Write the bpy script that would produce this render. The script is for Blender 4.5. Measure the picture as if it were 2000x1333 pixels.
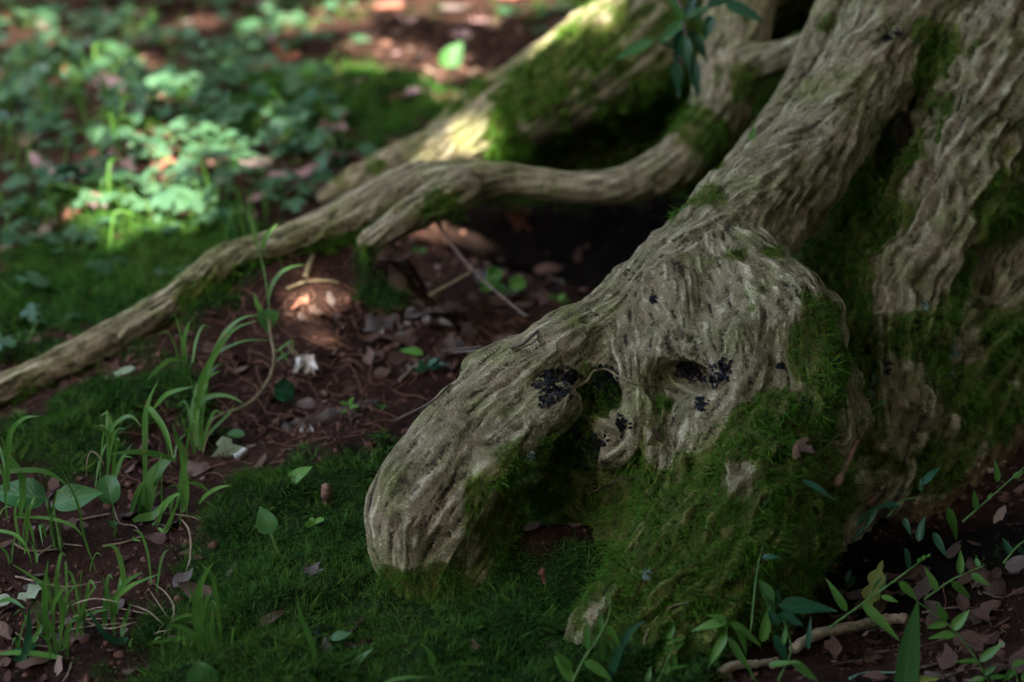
import bpy, math, random
import numpy as np
from mathutils import Vector, Matrix
from mathutils.bvhtree import BVHTree

random.seed(7)
rng = np.random.default_rng(7)
for o in list(bpy.data.objects):
    bpy.data.objects.remove(o)
scn = bpy.context.scene
COL = scn.collection

# ------------------------------------------------------------------ camera, sky, sun, exposure
LENS, PITCH = 66.0, math.radians(20.0)
CAM = np.array([0.0, -2.06, 0.75])
K = 36.0 / LENS / 2000.0                       # tangent per photo pixel
FW = np.array([0, math.cos(PITCH), -math.sin(PITCH)])
UP = np.array([0, math.sin(PITCH), math.cos(PITCH)])
RT = np.array([1.0, 0, 0])

def ray(px, py):
    return FW + RT * ((px - 1000) * K) + UP * ((666.5 - py) * K)

def at(px, py, d):
    return CAM + ray(px, py) * d

cd = bpy.data.cameras.new('camera')
cam = bpy.data.objects.new('camera', cd)
COL.objects.link(cam)
cam.location = CAM
cam.rotation_euler = (math.pi / 2 - PITCH, 0, 0)
cd.lens, cd.sensor_width = LENS, 36.0
cd.clip_start, cd.clip_end = 0.05, 500
cd.dof.use_dof = True
cd.dof.focus_distance = 1.62
cd.dof.aperture_fstop = 3.9
cd.dof.aperture_blades = 9
scn.camera = cam

SUN_EL, SUN_AZ = math.radians(52), math.radians(177)   # azimuth from +Y clockwise
S = np.array([math.sin(SUN_AZ) * math.cos(SUN_EL), math.cos(SUN_AZ) * math.cos(SUN_EL), math.sin(SUN_EL)])
w = bpy.data.worlds.new('World')
scn.world = w
w.use_nodes = True
nt = w.node_tree
sky = nt.nodes.new('ShaderNodeTexSky')
sky.sky_type = 'NISHITA'
sky.sun_disc = False
sky.sun_elevation = SUN_EL
sky.sun_rotation = SUN_AZ
sky.dust_density = 4.0
sky.ozone_density = 0.3
sky.air_density = 0.8
bg = nt.nodes['Background']
nt.links.new(sky.outputs[0], bg.inputs[0])
bg.inputs[1].default_value = 0.15
sl = bpy.data.lights.new('sun', 'SUN')
sl.energy, sl.angle, sl.color = 2.3, math.radians(0.5), (1.0, 0.95, 0.89)
so = bpy.data.objects.new('sun', sl)
COL.objects.link(so)
so.rotation_euler = Vector(-S).to_track_quat('-Z', 'Y').to_euler()
so.location = (-3, -2, 6)
vs = scn.view_settings
vs.view_transform, vs.look, vs.gamma, vs.exposure = 'Standard', 'None', 1.0, 3.92
vs.use_curve_mapping = False
scn.render.engine = 'CYCLES'

# ------------------------------------------------------------------ numeric helpers
def _hash(ix, iy, iz, seed):
    h = (ix * 374761393 + iy * 668265263 + iz * 2147483647 + seed * 1274126177) & 0xFFFFFFFF
    h = ((h ^ (h >> 13)) * 1274126177) & 0xFFFFFFFF
    h = h ^ (h >> 16)
    return (h & 0xFFFFFF).astype(np.float32) / float(0xFFFFFF)

def vnoise(p, seed=0):
    f = np.floor(p)
    i = f.astype(np.int64)
    t = (p - f).astype(np.float32)
    t = t * t * (3 - 2 * t)
    r = 0
    for dx in (0, 1):
        wx = t[:, 0] if dx else 1 - t[:, 0]
        for dy in (0, 1):
            wy = t[:, 1] if dy else 1 - t[:, 1]
            for dz in (0, 1):
                wz = t[:, 2] if dz else 1 - t[:, 2]
                r = r + wx * wy * wz * _hash(i[:, 0] + dx, i[:, 1] + dy, i[:, 2] + dz, seed)
    return r * 2 - 1

def fbm(p, oct=4, seed=0):
    a, s, r = 1.0, 0.0, 0
    for k in range(oct):
        r = r + a * vnoise(p * (2.03 ** k) + k * 17.3, seed + k)
        s += a
        a *= 0.5
    return r / s

def sstep(a, b, x):
    t = np.clip((x - a) / (b - a), 0, 1)
    return t * t * (3 - 2 * t)

def catmull(P, step=None, n=None):
    P = np.asarray(P, float)
    if len(P) < 3 and n is None and step is None:
        return P
    E = np.vstack([2 * P[0] - P[1], P, 2 * P[-1] - P[-2]])
    out = []
    segs = len(P) - 1
    for i in range(segs):
        p0, p1, p2, p3 = E[i:i + 4]
        if step:
            m = max(1, int(np.linalg.norm((p2 - p1)[:3]) / step))
        else:
            m = max(1, int(math.ceil(n / segs)))
        for k in range(m):
            t = k / m
            out.append(0.5 * (2 * p1 + (p2 - p0) * t + (2 * p0 - 5 * p1 + 4 * p2 - p3) * t * t + (3 * p1 - p0 - 3 * p2 + p3) * t ** 3))
    out.append(P[-1])
    return np.array(out)

def fast_mesh(name, V, F, sizes=None):
    """V (n,3); F flat corner array with sizes, or (m,k) array."""
    me = bpy.data.meshes.new(name)
    V = np.ascontiguousarray(V, np.float32)
    if sizes is None:
        F = np.asarray(F, np.int32)
        sizes = np.full(len(F), F.shape[1], np.int32)
        F = F.ravel()
    me.vertices.add(len(V))
    me.vertices.foreach_set('co', V.ravel())
    me.loops.add(len(F))
    me.loops.foreach_set('vertex_index', np.ascontiguousarray(F, np.int32))
    me.polygons.add(len(sizes))
    starts = np.concatenate([[0], np.cumsum(sizes)[:-1]]).astype(np.int32)
    me.polygons.foreach_set('loop_start', starts)
    me.polygons.foreach_set('use_smooth', np.ones(len(sizes), bool))
    me.update(calc_edges=True)
    return me

def fattr(me, name, data):
    data = np.ascontiguousarray(data, np.float32)
    if data.ndim == 1:
        a = me.attributes.new(name, 'FLOAT', 'POINT')
        a.data.foreach_set('value', data)
    else:
        a = me.attributes.new(name, 'FLOAT_VECTOR', 'POINT')
        a.data.foreach_set('vector', data.ravel())

# ------------------------------------------------------------------ object helpers
def tag(o, label=None, cat=None, group=None, kind=None):
    if label: o['label'] = label
    if cat: o['category'] = cat
    if group: o['group'] = group
    if kind: o['kind'] = kind
    return o

def empty(name, loc, label, cat, group=None):
    o = bpy.data.objects.new(name, None)
    o.empty_display_size = 0.02
    COL.objects.link(o)
    o.location = [float(v) for v in loc]
    return tag(o, label, cat, group)

def link(name, me, mat, parent=None, loc=None, mtx=None):
    o = bpy.data.objects.new(name, me)
    COL.objects.link(o)
    if mat is not None and len(me.materials) == 0:
        me.materials.append(mat)
    if mtx is not None:
        o.matrix_basis = mtx
    elif loc is not None:
        o.location = [float(v) for v in loc]
    if parent is not None:
        o.parent = parent
    return o

# ------------------------------------------------------------------ materials
def newmat(name):
    m = bpy.data.materials.new(name)
    m.use_nodes = True
    return m, m.node_tree.nodes, m.node_tree.links, m.node_tree.nodes['Principled BSDF']

def N(nodes, t, **kw):
    n = nodes.new(t)
    for k, v in kw.items():
        setattr(n, k, v)
    return n

def ramp(nodes, stops):
    r = nodes.new('ShaderNodeValToRGB')
    e = r.color_ramp.elements
    while len(e) < len(stops):
        e.new(0.5)
    for el, (p, c) in zip(e, stops):
        el.position = p
        el.color = (*c, 1) if len(c) == 3 else c
    return r

def math_(nodes, links, op, a, b=None, c=None):
    n = nodes.new('ShaderNodeMath')
    n.operation = op
    for i, v in enumerate((a, b, c)):
        if v is None: continue
        if isinstance(v, (int, float)): n.inputs[i].default_value = v
        else: links.new(v, n.inputs[i])
    return n.outputs[0]

def vscale(nodes, links, v, s):
    n = nodes.new('ShaderNodeVectorMath')
    n.operation = 'SCALE'
    links.new(v, n.inputs[0])
    n.inputs['Scale'].default_value = s
    return n.outputs[0]

def vadd(nodes, links, a, b):
    n = nodes.new('ShaderNodeVectorMath')
    n.operation = 'ADD'
    links.new(a, n.inputs[0]); links.new(b, n.inputs[1])
    return n.outputs[0]

def mixc(nodes, links, fac, a, b, mode='MIX'):
    n = nodes.new('ShaderNodeMix')
    n.data_type = 'RGBA'
    n.blend_type = mode
    for sock, v in ((n.inputs[0], fac), (n.inputs[6], a), (n.inputs[7], b)):
        if isinstance(v, (int, float)): sock.default_value = v
        elif isinstance(v, tuple): sock.default_value = (*v, 1)
        else: links.new(v, sock)
    return n.outputs[2]

def noise(nodes, links, vec, scale, detail=3, rough=0.55, w=None, dist=0.0):
    n = nodes.new('ShaderNodeTexNoise')
    n.noise_dimensions = '4D' if w is not None else '3D'
    links.new(vec, n.inputs['Vector'])
    n.inputs['Scale'].default_value = scale
    n.inputs['Detail'].default_value = detail
    n.inputs['Roughness'].default_value = rough
    n.inputs['Distortion'].default_value = dist
    if w is not None: links.new(w, n.inputs['W'])
    return n.outputs['Fac']

def bark_material(name, tan, pale, dark, grey):
    m, nd, ln, bs = newmat(name)
    pos = N(nd, 'ShaderNodeTexCoord').outputs['Object']
    ak = N(nd, 'ShaderNodeAttribute', attribute_name='bk').outputs['Vector']
    au = N(nd, 'ShaderNodeAttribute', attribute_name='bu').outputs['Fac']
    am = N(nd, 'ShaderNodeAttribute', attribute_name='moss').outputs['Fac']
    wn = N(nd, 'ShaderNodeTexNoise')
    ln.new(pos, wn.inputs['Vector']); wn.inputs['Scale'].default_value = 11; wn.inputs['Detail'].default_value = 3
    warp = vscale(nd, ln, wn.outputs['Color'], 0.016)
    k = vadd(nd, ln, ak, warp)
    ga = N(nd, 'ShaderNodeAttribute', attribute_name='grain').outputs['Vector']
    gs = N(nd, 'ShaderNodeSeparateXYZ'); ln.new(ga, gs.inputs[0])
    streak = math_(nd, ln, 'MULTIPLY_ADD', gs.outputs[0], 0.105, math_(nd, ln, 'MULTIPLY_ADD', gs.outputs[1], 0.058, 0.5))
    fine = noise(nd, ln, pos, 420, 3, 0.65, dist=0.6)
    crk = gs.outputs[2]
    mixn = math_(nd, ln, 'ADD', math_(nd, ln, 'MULTIPLY', streak, 0.62), math_(nd, ln, 'MULTIPLY', fine, 0.38))
    cr = ramp(nd, [(0.36, dark), (0.46, tan), (0.54, tan), (0.63, pale)])
    ln.new(mixn, cr.inputs[0])
    big = noise(nd, ln, pos, 14, 5, 0.6)
    br = ramp(nd, [(0.40, (1, 1, 1)), (0.62, (0, 0, 0))])
    ln.new(big, br.inputs[0])
    c = mixc(nd, ln, math_(nd, ln, 'MULTIPLY', br.outputs[0], 0.55), cr.outputs[0], (0.46, 0.45, 0.42), 'MULTIPLY')
    sp = noise(nd, ln, pos, 160, 3, 0.7)
    spr = ramp(nd, [(0.60, (0, 0, 0)), (0.68, (1, 1, 1))])
    ln.new(sp, spr.inputs[0])
    c = mixc(nd, ln, math_(nd, ln, 'MULTIPLY', spr.outputs[0], 0.5), c, pale)
    c = mixc(nd, ln, math_(nd, ln, 'MULTIPLY', crk, 1.0), c, tuple(v * 0.35 for v in dark))
    st = noise(nd, ln, pos, 46, 5, 0.7)
    str_ = ramp(nd, [(0.50, (0, 0, 0)), (0.64, (1, 1, 1))])
    ln.new(st, str_.inputs[0])
    c = mixc(nd, ln, math_(nd, ln, 'MULTIPLY', str_.outputs[0], 0.7), c, (0.36, 0.33, 0.27), 'MULTIPLY')
    al = noise(nd, ln, pos, 21, 5, 0.65)
    alr = ramp(nd, [(0.44, (0, 0, 0)), (0.68, (1, 1, 1))])
    ln.new(al, alr.inputs[0])
    c = mixc(nd, ln, math_(nd, ln, 'MULTIPLY', alr.outputs[0], 0.85), c, (0.55, 0.72, 0.34), 'MULTIPLY')
    # green algal film where moss takes hold
    gn = noise(nd, ln, pos, 60, 4, 0.65)
    gf = math_(nd, ln, 'ADD', am, math_(nd, ln, 'MULTIPLY', math_(nd, ln, 'SUBTRACT', gn, 0.5), 0.9))
    gr = ramp(nd, [(0.28, (0, 0, 0)), (0.62, (1, 1, 1))])
    ln.new(gf, gr.inputs[0])
    c = mixc(nd, ln, math_(nd, ln, 'MULTIPLY', gr.outputs[0], 0.95), c, (0.36, 0.45, 0.15), 'MULTIPLY')
    ln.new(c, bs.inputs['Base Color'])
    rg = N(nd, 'ShaderNodeMapRange')
    ln.new(mixn, rg.inputs[0]); rg.inputs[3].default_value = 0.62; rg.inputs[4].default_value = 0.85
    ln.new(rg.outputs[0], bs.inputs['Roughness'])
    bs.inputs['Specular IOR Level'].default_value = 0.12
    h = math_(nd, ln, 'ADD', math_(nd, ln, 'MULTIPLY', mixn, 1.0), math_(nd, ln, 'MULTIPLY', crk, -0.35))
    b = N(nd, 'ShaderNodeBump')
    b.inputs['Strength'].default_value = 1.0
    b.inputs['Distance'].default_value = 0.010
    ln.new(h, b.inputs['Height'])
    ln.new(b.outputs[0], bs.inputs['Normal'])
    return m

def leaf_material(name, c1, c2, rough=0.45, trans=0.3, rib=None, vein=0.25, spots=None):
    m, nd, ln, bs = newmat(name)
    info = N(nd, 'ShaderNodeObjectInfo')
    uv = N(nd, 'ShaderNodeAttribute', attribute_name='luv')
    sep = N(nd, 'ShaderNodeSeparateXYZ')
    ln.new(uv.outputs['Vector'], sep.inputs[0])
    pos = N(nd, 'ShaderNodeTexCoord').outputs['Object']
    n1 = noise(nd, ln, pos, 60, 4, 0.6)
    f = math_(nd, ln, 'ADD', math_(nd, ln, 'MULTIPLY', info.outputs['Random'], 0.65), math_(nd, ln, 'MULTIPLY', n1, 0.45))
    c = mixc(nd, ln, f, c1, c2)
    av = math_(nd, ln, 'ABSOLUTE', sep.outputs[0])
    ribm = N(nd, 'ShaderNodeMapRange')
    ln.new(av, ribm.inputs[0]); ribm.inputs[1].default_value = 0.03; ribm.inputs[2].default_value = 0.10
    ribm.inputs[3].default_value = 1.0; ribm.inputs[4].default_value = 0.0
    if rib:
        c = mixc(nd, ln, math_(nd, ln, 'MULTIPLY', ribm.outputs[0], 0.6), c, rib)
    wv = math_(nd, ln, 'SINE', math_(nd, ln, 'MULTIPLY', math_(nd, ln, 'SUBTRACT', sep.outputs[1], math_(nd, ln, 'MULTIPLY', av, 0.35)), 48.0))
    if spots:
        n2 = noise(nd, ln, pos, 130, 3, 0.6)
        sr = ramp(nd, [(0.60, (0, 0, 0)), (0.66, (1, 1, 1))])
        ln.new(n2, sr.inputs[0])
        c = mixc(nd, ln, sr.outputs[0], c, spots)
    ln.new(c, bs.inputs['Base Color'])
    bs.inputs['Roughness'].default_value = rough
    bs.inputs['Specular IOR Level'].default_value = 0.28
    b = N(nd, 'ShaderNodeBump')
    b.inputs['Strength'].default_value = vein
    b.inputs['Distance'].default_value = 0.0015
    ln.new(math_(nd, ln, 'ADD', math_(nd, ln, 'MULTIPLY', wv, 0.25), math_(nd, ln, 'MULTIPLY', n1, 0.8)), b.inputs['Height'])
    ln.new(b.outputs[0], bs.inputs['Normal'])
    if trans > 0:
        tr = N(nd, 'ShaderNodeBsdfTranslucent')
        tc = mixc(nd, ln, 0.5, c, c2)
        ln.new(tc, tr.inputs['Color'])
        mx = N(nd, 'ShaderNodeMixShader')
        mx.inputs[0].default_value = trans
        ln.new(bs.outputs[0], mx.inputs[1]); ln.new(tr.outputs[0], mx.inputs[2])
        ln.new(mx.outputs[0], nd['Material Output'].inputs['Surface'])
    return m

def strand_material(name, base, tip, alt, trans=0.2):
    m, nd, ln, bs = newmat(name)
    a = N(nd, 'ShaderNodeAttribute', attribute_name='sv')
    sep = N(nd, 'ShaderNodeSeparateXYZ')
    ln.new(a.outputs['Vector'], sep.inputs[0])
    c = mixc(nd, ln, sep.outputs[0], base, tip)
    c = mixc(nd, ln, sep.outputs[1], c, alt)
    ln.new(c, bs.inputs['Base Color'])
    bs.inputs['Roughness'].default_value = 0.6
    bs.inputs['Specular IOR Level'].default_value = 0.10
    tr = N(nd, 'ShaderNodeBsdfTranslucent')
    ln.new(c, tr.inputs['Color'])
    mx = N(nd, 'ShaderNodeMixShader')
    mx.inputs[0].default_value = trans
    ln.new(bs.outputs[0], mx.inputs[1]); ln.new(tr.outputs[0], mx.inputs[2])
    ln.new(mx.outputs[0], nd['Material Output'].inputs['Surface'])
    return m

def plain_material(name, c1, c2, scale=60, rough=0.8, bump=0.5, dist=0.003):
    m, nd, ln, bs = newmat(name)
    pos = N(nd, 'ShaderNodeTexCoord').outputs['Object']
    info = N(nd, 'ShaderNodeObjectInfo')
    n1 = noise(nd, ln, pos, scale, 5, 0.65)
    r = ramp(nd, [(0.35, c1), (0.65, c2)])
    f = math_(nd, ln, 'ADD', n1, math_(nd, ln, 'MULTIPLY', math_(nd, ln, 'SUBTRACT', info.outputs['Random'], 0.5), 0.25))
    ln.new(f, r.inputs[0])
    ln.new(r.outputs[0], bs.inputs['Base Color'])
    bs.inputs['Roughness'].default_value = rough
    bs.inputs['Specular IOR Level'].default_value = 0.15
    b = N(nd, 'ShaderNodeBump')
    b.inputs['Strength'].default_value = bump
    b.inputs['Distance'].default_value = dist
    ln.new(n1, b.inputs['Height'])
    ln.new(b.outputs[0], bs.inputs['Normal'])
    return m

def soil_material():
    m, nd, ln, bs = newmat('soil')
    pos = N(nd, 'ShaderNodeTexCoord').outputs['Object']
    am = N(nd, 'ShaderNodeAttribute', attribute_name='moss').outputs['Fac']
    n1 = noise(nd, ln, pos, 9, 6, 0.65)
    n2 = noise(nd, ln, pos, 140, 4, 0.7)
    r1 = ramp(nd, [(0.30, (0.010, 0.006, 0.004)), (0.5, (0.030, 0.0145, 0.0095)), (0.7, (0.072, 0.035, 0.022))])
    ln.new(math_(nd, ln, 'ADD', math_(nd, ln, 'MULTIPLY', n1, 0.5), math_(nd, ln, 'MULTIPLY', n2, 0.5)), r1.inputs[0])
    g = ramp(nd, [(0.35, (0.006, 0.012, 0.003)), (0.65, (0.018, 0.035, 0.007))])
    ln.new(n2, g.inputs[0])
    c = mixc(nd, ln, am, r1.outputs[0], g.outputs[0])
    c = mixc(nd, ln, N(nd, 'ShaderNodeAttribute', attribute_name='hollow_shade').outputs['Fac'], c, (0.006, 0.0045, 0.0035))  # near-black tone stands in for shade in the hollows
    ln.new(c, bs.inputs['Base Color'])
    bs.inputs['Roughness'].default_value = 0.9
    bs.inputs['Specular IOR Level'].default_value = 0.05
    b = N(nd, 'ShaderNodeBump')
    b.inputs['Strength'].default_value = 1.0
    b.inputs['Distance'].default_value = 0.006
    ln.new(n2, b.inputs['Height'])
    ln.new(b.outputs[0], bs.inputs['Normal'])
    return m

M = {}
M['bark'] = bark_material('bark', (0.33, 0.268, 0.148), (0.65, 0.57, 0.375), (0.05, 0.038, 0.02), (0.12, 0.10, 0.055))
M['bark_brown'] = bark_material('brown_bark', (0.20, 0.12, 0.06), (0.36, 0.24, 0.13), (0.05, 0.028, 0.016), (0.10, 0.065, 0.035))
M['soil'] = soil_material()
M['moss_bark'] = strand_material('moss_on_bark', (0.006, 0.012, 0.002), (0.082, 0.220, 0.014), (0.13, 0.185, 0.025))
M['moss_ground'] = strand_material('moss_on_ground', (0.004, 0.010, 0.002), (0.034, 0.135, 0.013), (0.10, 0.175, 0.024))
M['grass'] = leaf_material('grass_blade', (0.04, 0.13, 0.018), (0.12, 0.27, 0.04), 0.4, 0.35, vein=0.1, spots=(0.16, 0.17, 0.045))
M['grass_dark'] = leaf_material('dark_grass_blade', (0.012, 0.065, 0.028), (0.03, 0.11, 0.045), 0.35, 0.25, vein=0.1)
M['leaf'] = leaf_material('green_leaf', (0.03, 0.12, 0.028), (0.075, 0.19, 0.04), 0.4, 0.3, rib=(0.12, 0.24, 0.07))
M['leaf_bright'] = leaf_material('bright_leaf', (0.08, 0.23, 0.03), (0.16, 0.32, 0.05), 0.4, 0.35, rib=(0.25, 0.4, 0.1))
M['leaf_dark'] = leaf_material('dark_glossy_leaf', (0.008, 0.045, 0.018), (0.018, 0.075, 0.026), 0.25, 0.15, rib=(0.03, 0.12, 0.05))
M['leaf_bg'] = leaf_material('undergrowth_leaf', (0.020, 0.070, 0.028), (0.085, 0.165, 0.08), 0.34, 0.3)
M['leaf_yellow'] = leaf_material('yellowing_leaf', (0.16, 0.21, 0.035), (0.26, 0.29, 0.05), 0.45, 0.3, rib=(0.12, 0.24, 0.05))
M['leaf_pale'] = leaf_material('pale_dying_leaf', (0.20, 0.27, 0.15), (0.29, 0.34, 0.20), 0.6, 0.2, rib=(0.16, 0.10, 0.05), spots=(0.13, 0.06, 0.03))
M['dead'] = leaf_material('dead_leaf', (0.045, 0.022, 0.014), (0.145, 0.085, 0.055), 0.65, 0.15, rib=(0.09, 0.05, 0.03), vein=0.6)
M['dead_grey'] = leaf_material('grey_dead_leaf', (0.055, 0.042, 0.034), (0.165, 0.125, 0.10), 0.65, 0.1, rib=(0.08, 0.06, 0.05), vein=0.6)
M['dead_pink'] = leaf_material('pinkish_dead_leaf', (0.20, 0.11, 0.10), (0.42, 0.27, 0.25), 0.55, 0.15, vein=0.5)
M['dead_red'] = leaf_material('red_dead_leaf', (0.15, 0.05, 0.03), (0.30, 0.11, 0.06), 0.6, 0.1, vein=0.5)
M['straw'] = plain_material('straw', (0.17, 0.12, 0.07), (0.34, 0.26, 0.17), 90)
M['twig'] = plain_material('twig_bark', (0.05, 0.036, 0.026), (0.16, 0.12, 0.09), 120)
M['stick'] = plain_material('stick_bark', (0.14, 0.105, 0.06), (0.40, 0.32, 0.20), 110, bump=0.9, dist=0.004)
M['whitewood'] = plain_material('bleached_wood', (0.30, 0.27, 0.23), (0.58, 0.55, 0.50), 150)
M['stem'] = plain_material('green_stem', (0.06, 0.14, 0.03), (0.13, 0.23, 0.06), 80, 0.5, 0.2)
M['stem_tan'] = plain_material('woody_stem', (0.15, 0.12, 0.06), (0.27, 0.22, 0.12), 120)
M['rootlet'] = plain_material('rootlet', (0.07, 0.032, 0.02), (0.17, 0.085, 0.052), 90)
M['clod'] = plain_material('soil_clod', (0.035, 0.017, 0.011), (0.115, 0.056, 0.036), 160)
M['black_lichen'] = plain_material('black_lichen', (0.008, 0.008, 0.009), (0.028, 0.028, 0.031), 260, 0.45, 0.8)
M['pale_lichen'] = plain_material('pale_lichen', (0.10, 0.17, 0.12), (0.24, 0.33, 0.26), 300)
M['petal'] = plain_material('faded_petal', (0.52, 0.46, 0.36), (0.78, 0.75, 0.68), 120, 0.6, 0.3)
M['crown'] = leaf_material('crown_leaf', (0.03, 0.085, 0.015), (0.06, 0.12, 0.02), 0.5, 0.07)
M['flake'] = plain_material('bark_flake', (0.14, 0.08, 0.05), (0.32, 0.19, 0.125), 150)

# ------------------------------------------------------------------ the tree: root chains (photo pixel, pixel, metres from lens plane, radius in pixels)
CH = {
 'main':   (0, [(1900,-170,2.16,130),(1830,-60,2.07,112),(1745,55,2.02,98),(1680,160,1.98,92),(1615,255,1.94,90),(1545,350,1.89,100),(1455,440,1.84,112),(1375,520,1.80,118),(1290,590,1.76,100)]),
 'front':  (0, [(1330,560,1.775,85),(1240,610,1.745,78),(1165,655,1.72,72),(1080,705,1.69,76),(985,775,1.66,80),(905,855,1.63,90),(850,935,1.60,100),(805,1020,1.58,98),(797,1090,1.57,72),(812,1150,1.565,45),(830,1215,1.56,26)]),
 'frontlip':(0, [(1090,790,1.635,45),(1020,850,1.61,48),(960,920,1.585,46),(925,985,1.57,38),(893,1050,1.562,28),(860,1120,1.56,18)]),
 'knuckle':(0, [(930,720,1.675,34),(985,705,1.69,36)]),
 'knob':   (1, [(1400,540,1.79,105),(1450,600,1.755,135),(1495,665,1.725,152),(1535,745,1.69,125),(1545,840,1.655,100)]),
 'apron':  (1, [(1300,610,1.735,80),(1360,700,1.685,85),(1420,790,1.655,90),(1390,880,1.64,90)]),
 'flank':  (1, [(1545,820,1.66,100),(1510,940,1.615,95),(1455,1040,1.585,110),(1380,1150,1.555,125),(1280,1240,1.535,120),(1220,1330,1.51,80)]),
 'flank2': (1, [(1590,780,1.72,80),(1600,900,1.68,72),(1570,1000,1.645,70),(1540,1090,1.61,66),(1500,1180,1.585,60)]),
 'toe':    (1, [(1340,1040,1.575,70),(1255,1125,1.552,52),(1180,1195,1.53,40),(1125,1265,1.505,30)]),
 'ridge':  (1, [(1500,830,1.60,46),(1470,930,1.565,40),(1440,1010,1.545,42),(1410,1060,1.535,40)]),
 'wall':   (1, [(1085,770,1.755,80),(1120,850,1.735,85),(1125,950,1.745,105),(1190,960,1.745,120),(1230,1060,1.70,140),(1230,1180,1.65,140)]),
 'wall2':  (1, [(1340,800,1.72,110),(1330,930,1.66,115),(1310,1060,1.615,115),(1290,1150,1.58,110)]),
 'heel':   (1, [(985,985,1.64,46),(945,1080,1.605,46),(905,1160,1.58,40),(880,1220,1.56,25)]),
 'infill': (1, [(1195,715,1.705,34),(1165,755,1.695,36),(1130,800,1.70,42),(1165,870,1.69,46),(1140,935,1.68,46)]),
 'roof':   (1, [(1030,930,1.73,60),(1110,900,1.69,55),(1180,870,1.665,40),(1230,850,1.645,34)]),
 'pillar': (0, [(1205,625,1.735,56),(1225,690,1.685,36),(1240,760,1.652,27),(1246,820,1.64,30),(1235,870,1.64,28),(1185,890,1.63,20)]),
 'fork':   (1, [(1330,620,1.715,50),(1290,675,1.68,32),(1262,730,1.66,20)]),
 'fork2':  (1, [(1450,690,1.665,80),(1430,780,1.63,56),(1390,850,1.615,36)]),
 'valley': (4, [(1800,150,2.15,120),(1720,330,2.08,110),(1665,500,1.98,95),(1650,650,1.90,95),(1640,800,1.83,95)]),
 'butt':   (2, [(2120,-110,2.13,150),(2030,60,2.05,138),(1935,220,2.00,130),(1865,370,1.965,116),(1810,490,1.93,100),(1765,580,1.895,92),(1745,690,1.86,84),(1745,800,1.825,72),(1725,900,1.80,60),(1680,990,1.755,44),(1620,1070,1.70,28)]),
 'butt2':  (2, [(1960,330,2.03,70),(1890,470,1.98,60),(1850,560,1.95,50)]),
 'strand': (2, [(2010,-60,2.034,58),(1945,160,1.969,53),(1890,310,1.939,50),(1835,440,1.914,47),(1780,540,1.899,42),(1750,640,1.864,39),(1712,760,1.839,36),(1690,880,1.804,36),(1655,990,1.754,30)]),
 'strand2':(2, [(2110,150,2.06,44),(2010,400,1.98,40),(1920,545,1.945,36),(1845,670,1.90,32),(1790,790,1.85,30),(1762,890,1.81,28),(1720,985,1.755,20)]),
 'strand3':(2, [(2160,360,2.06,50),(2040,590,1.97,40),(1960,710,1.925,34),(1890,830,1.875,32),(1835,940,1.82,26)]),
 'strand4':(2, [(1900,80,1.99,40),(1850,250,1.965,34),(1800,380,1.95,30),(1770,480,1.93,26),(1725,560,1.91,22)]),
 'mossy':  (2, [(2140,430,2.11,130),(2040,560,2.035,130),(1950,660,1.975,125),(1880,780,1.93,110),(1820,880,1.86,90),(1775,960,1.80,60)]),
 'brown':  (5, [(2140,700,2.06,70),(2030,780,1.97,62),(1930,880,1.90,60),(1850,960,1.83,52),(1790,1030,1.77,30)]),
 'thin':   (3, [(1450,-40,2.50,75),(1440,60,2.44,66),(1422,150,2.39,64),(1390,245,2.34,58),(1310,325,2.29,50),(1210,364,2.26,37),(1100,364,2.25,31),(1000,352,2.25,32),(900,352,2.23,42),(810,368,2.22,52),(720,410,2.20,50),(620,450,2.18,39),(540,478,2.16,32),(450,508,2.15,37),(380,560,2.13,37),(290,622,2.11,36),(180,682,2.08,36),(80,730,2.04,35),(0,768,2.0,34),(-100,825,1.95,25)]),
 'thinlow':(3, [(905,372,2.19,38),(830,405,2.16,38),(770,440,2.14,34),(715,475,2.13,24)]),
 'back':   (6, [(1470,-90,2.62,135),(1330,20,2.62,122),(1215,105,2.64,104),(1105,172,2.66,86),(1005,228,2.68,72),(915,272,2.70,56),(830,300,2.72,40),(755,325,2.73,34),(690,352,2.74,25),(630,385,2.75,14)]),
 'back2':  (6, [(1180,60,2.70,60),(1060,135,2.74,50),(950,200,2.76,42),(860,262,2.76,32)]),
 'side':   (4, [(1680,-80,2.20,50),(1612,60,2.16,42),(1570,150,2.12,37),(1500,250,2.07,30),(1430,335,2.02,24),(1360,415,1.96,18)]),
 'link':   (3, [(1650,60,2.28,36),(1560,100,2.32,31),(1460,128,2.37,34)]),
 'trunk':  (4, [(1750,280,2.48,210),(1900,60,2.52,280),(2080,-250,2.55,320),(2130,-480,2.55,320)]),
 'bed':    (4, [(1560,400,2.30,90),(1500,520,2.22,80),(1420,600,2.12,70)]),
 'rear':   (4, [(1640,60,2.70,150),(1480,170,2.74,140),(1350,250,2.78,105),(1230,290,2.80,80),(1080,330,2.80,55),(950,350,2.80,30)]),  # mass added behind the cavity to shut light out
 'over':   (4, [(1700,-190,2.60,220),(1560,-170,2.66,190),(1420,-190,2.72,150)]),  # unseen overhang added above the frame to shade the cavity
}
names = list(CH)
GROUPS = {0: 'root', 1: 'stump_flank', 2: 'root', 3: 'root', 4: 'trunk', 5: 'root', 6: 'root'}
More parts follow.
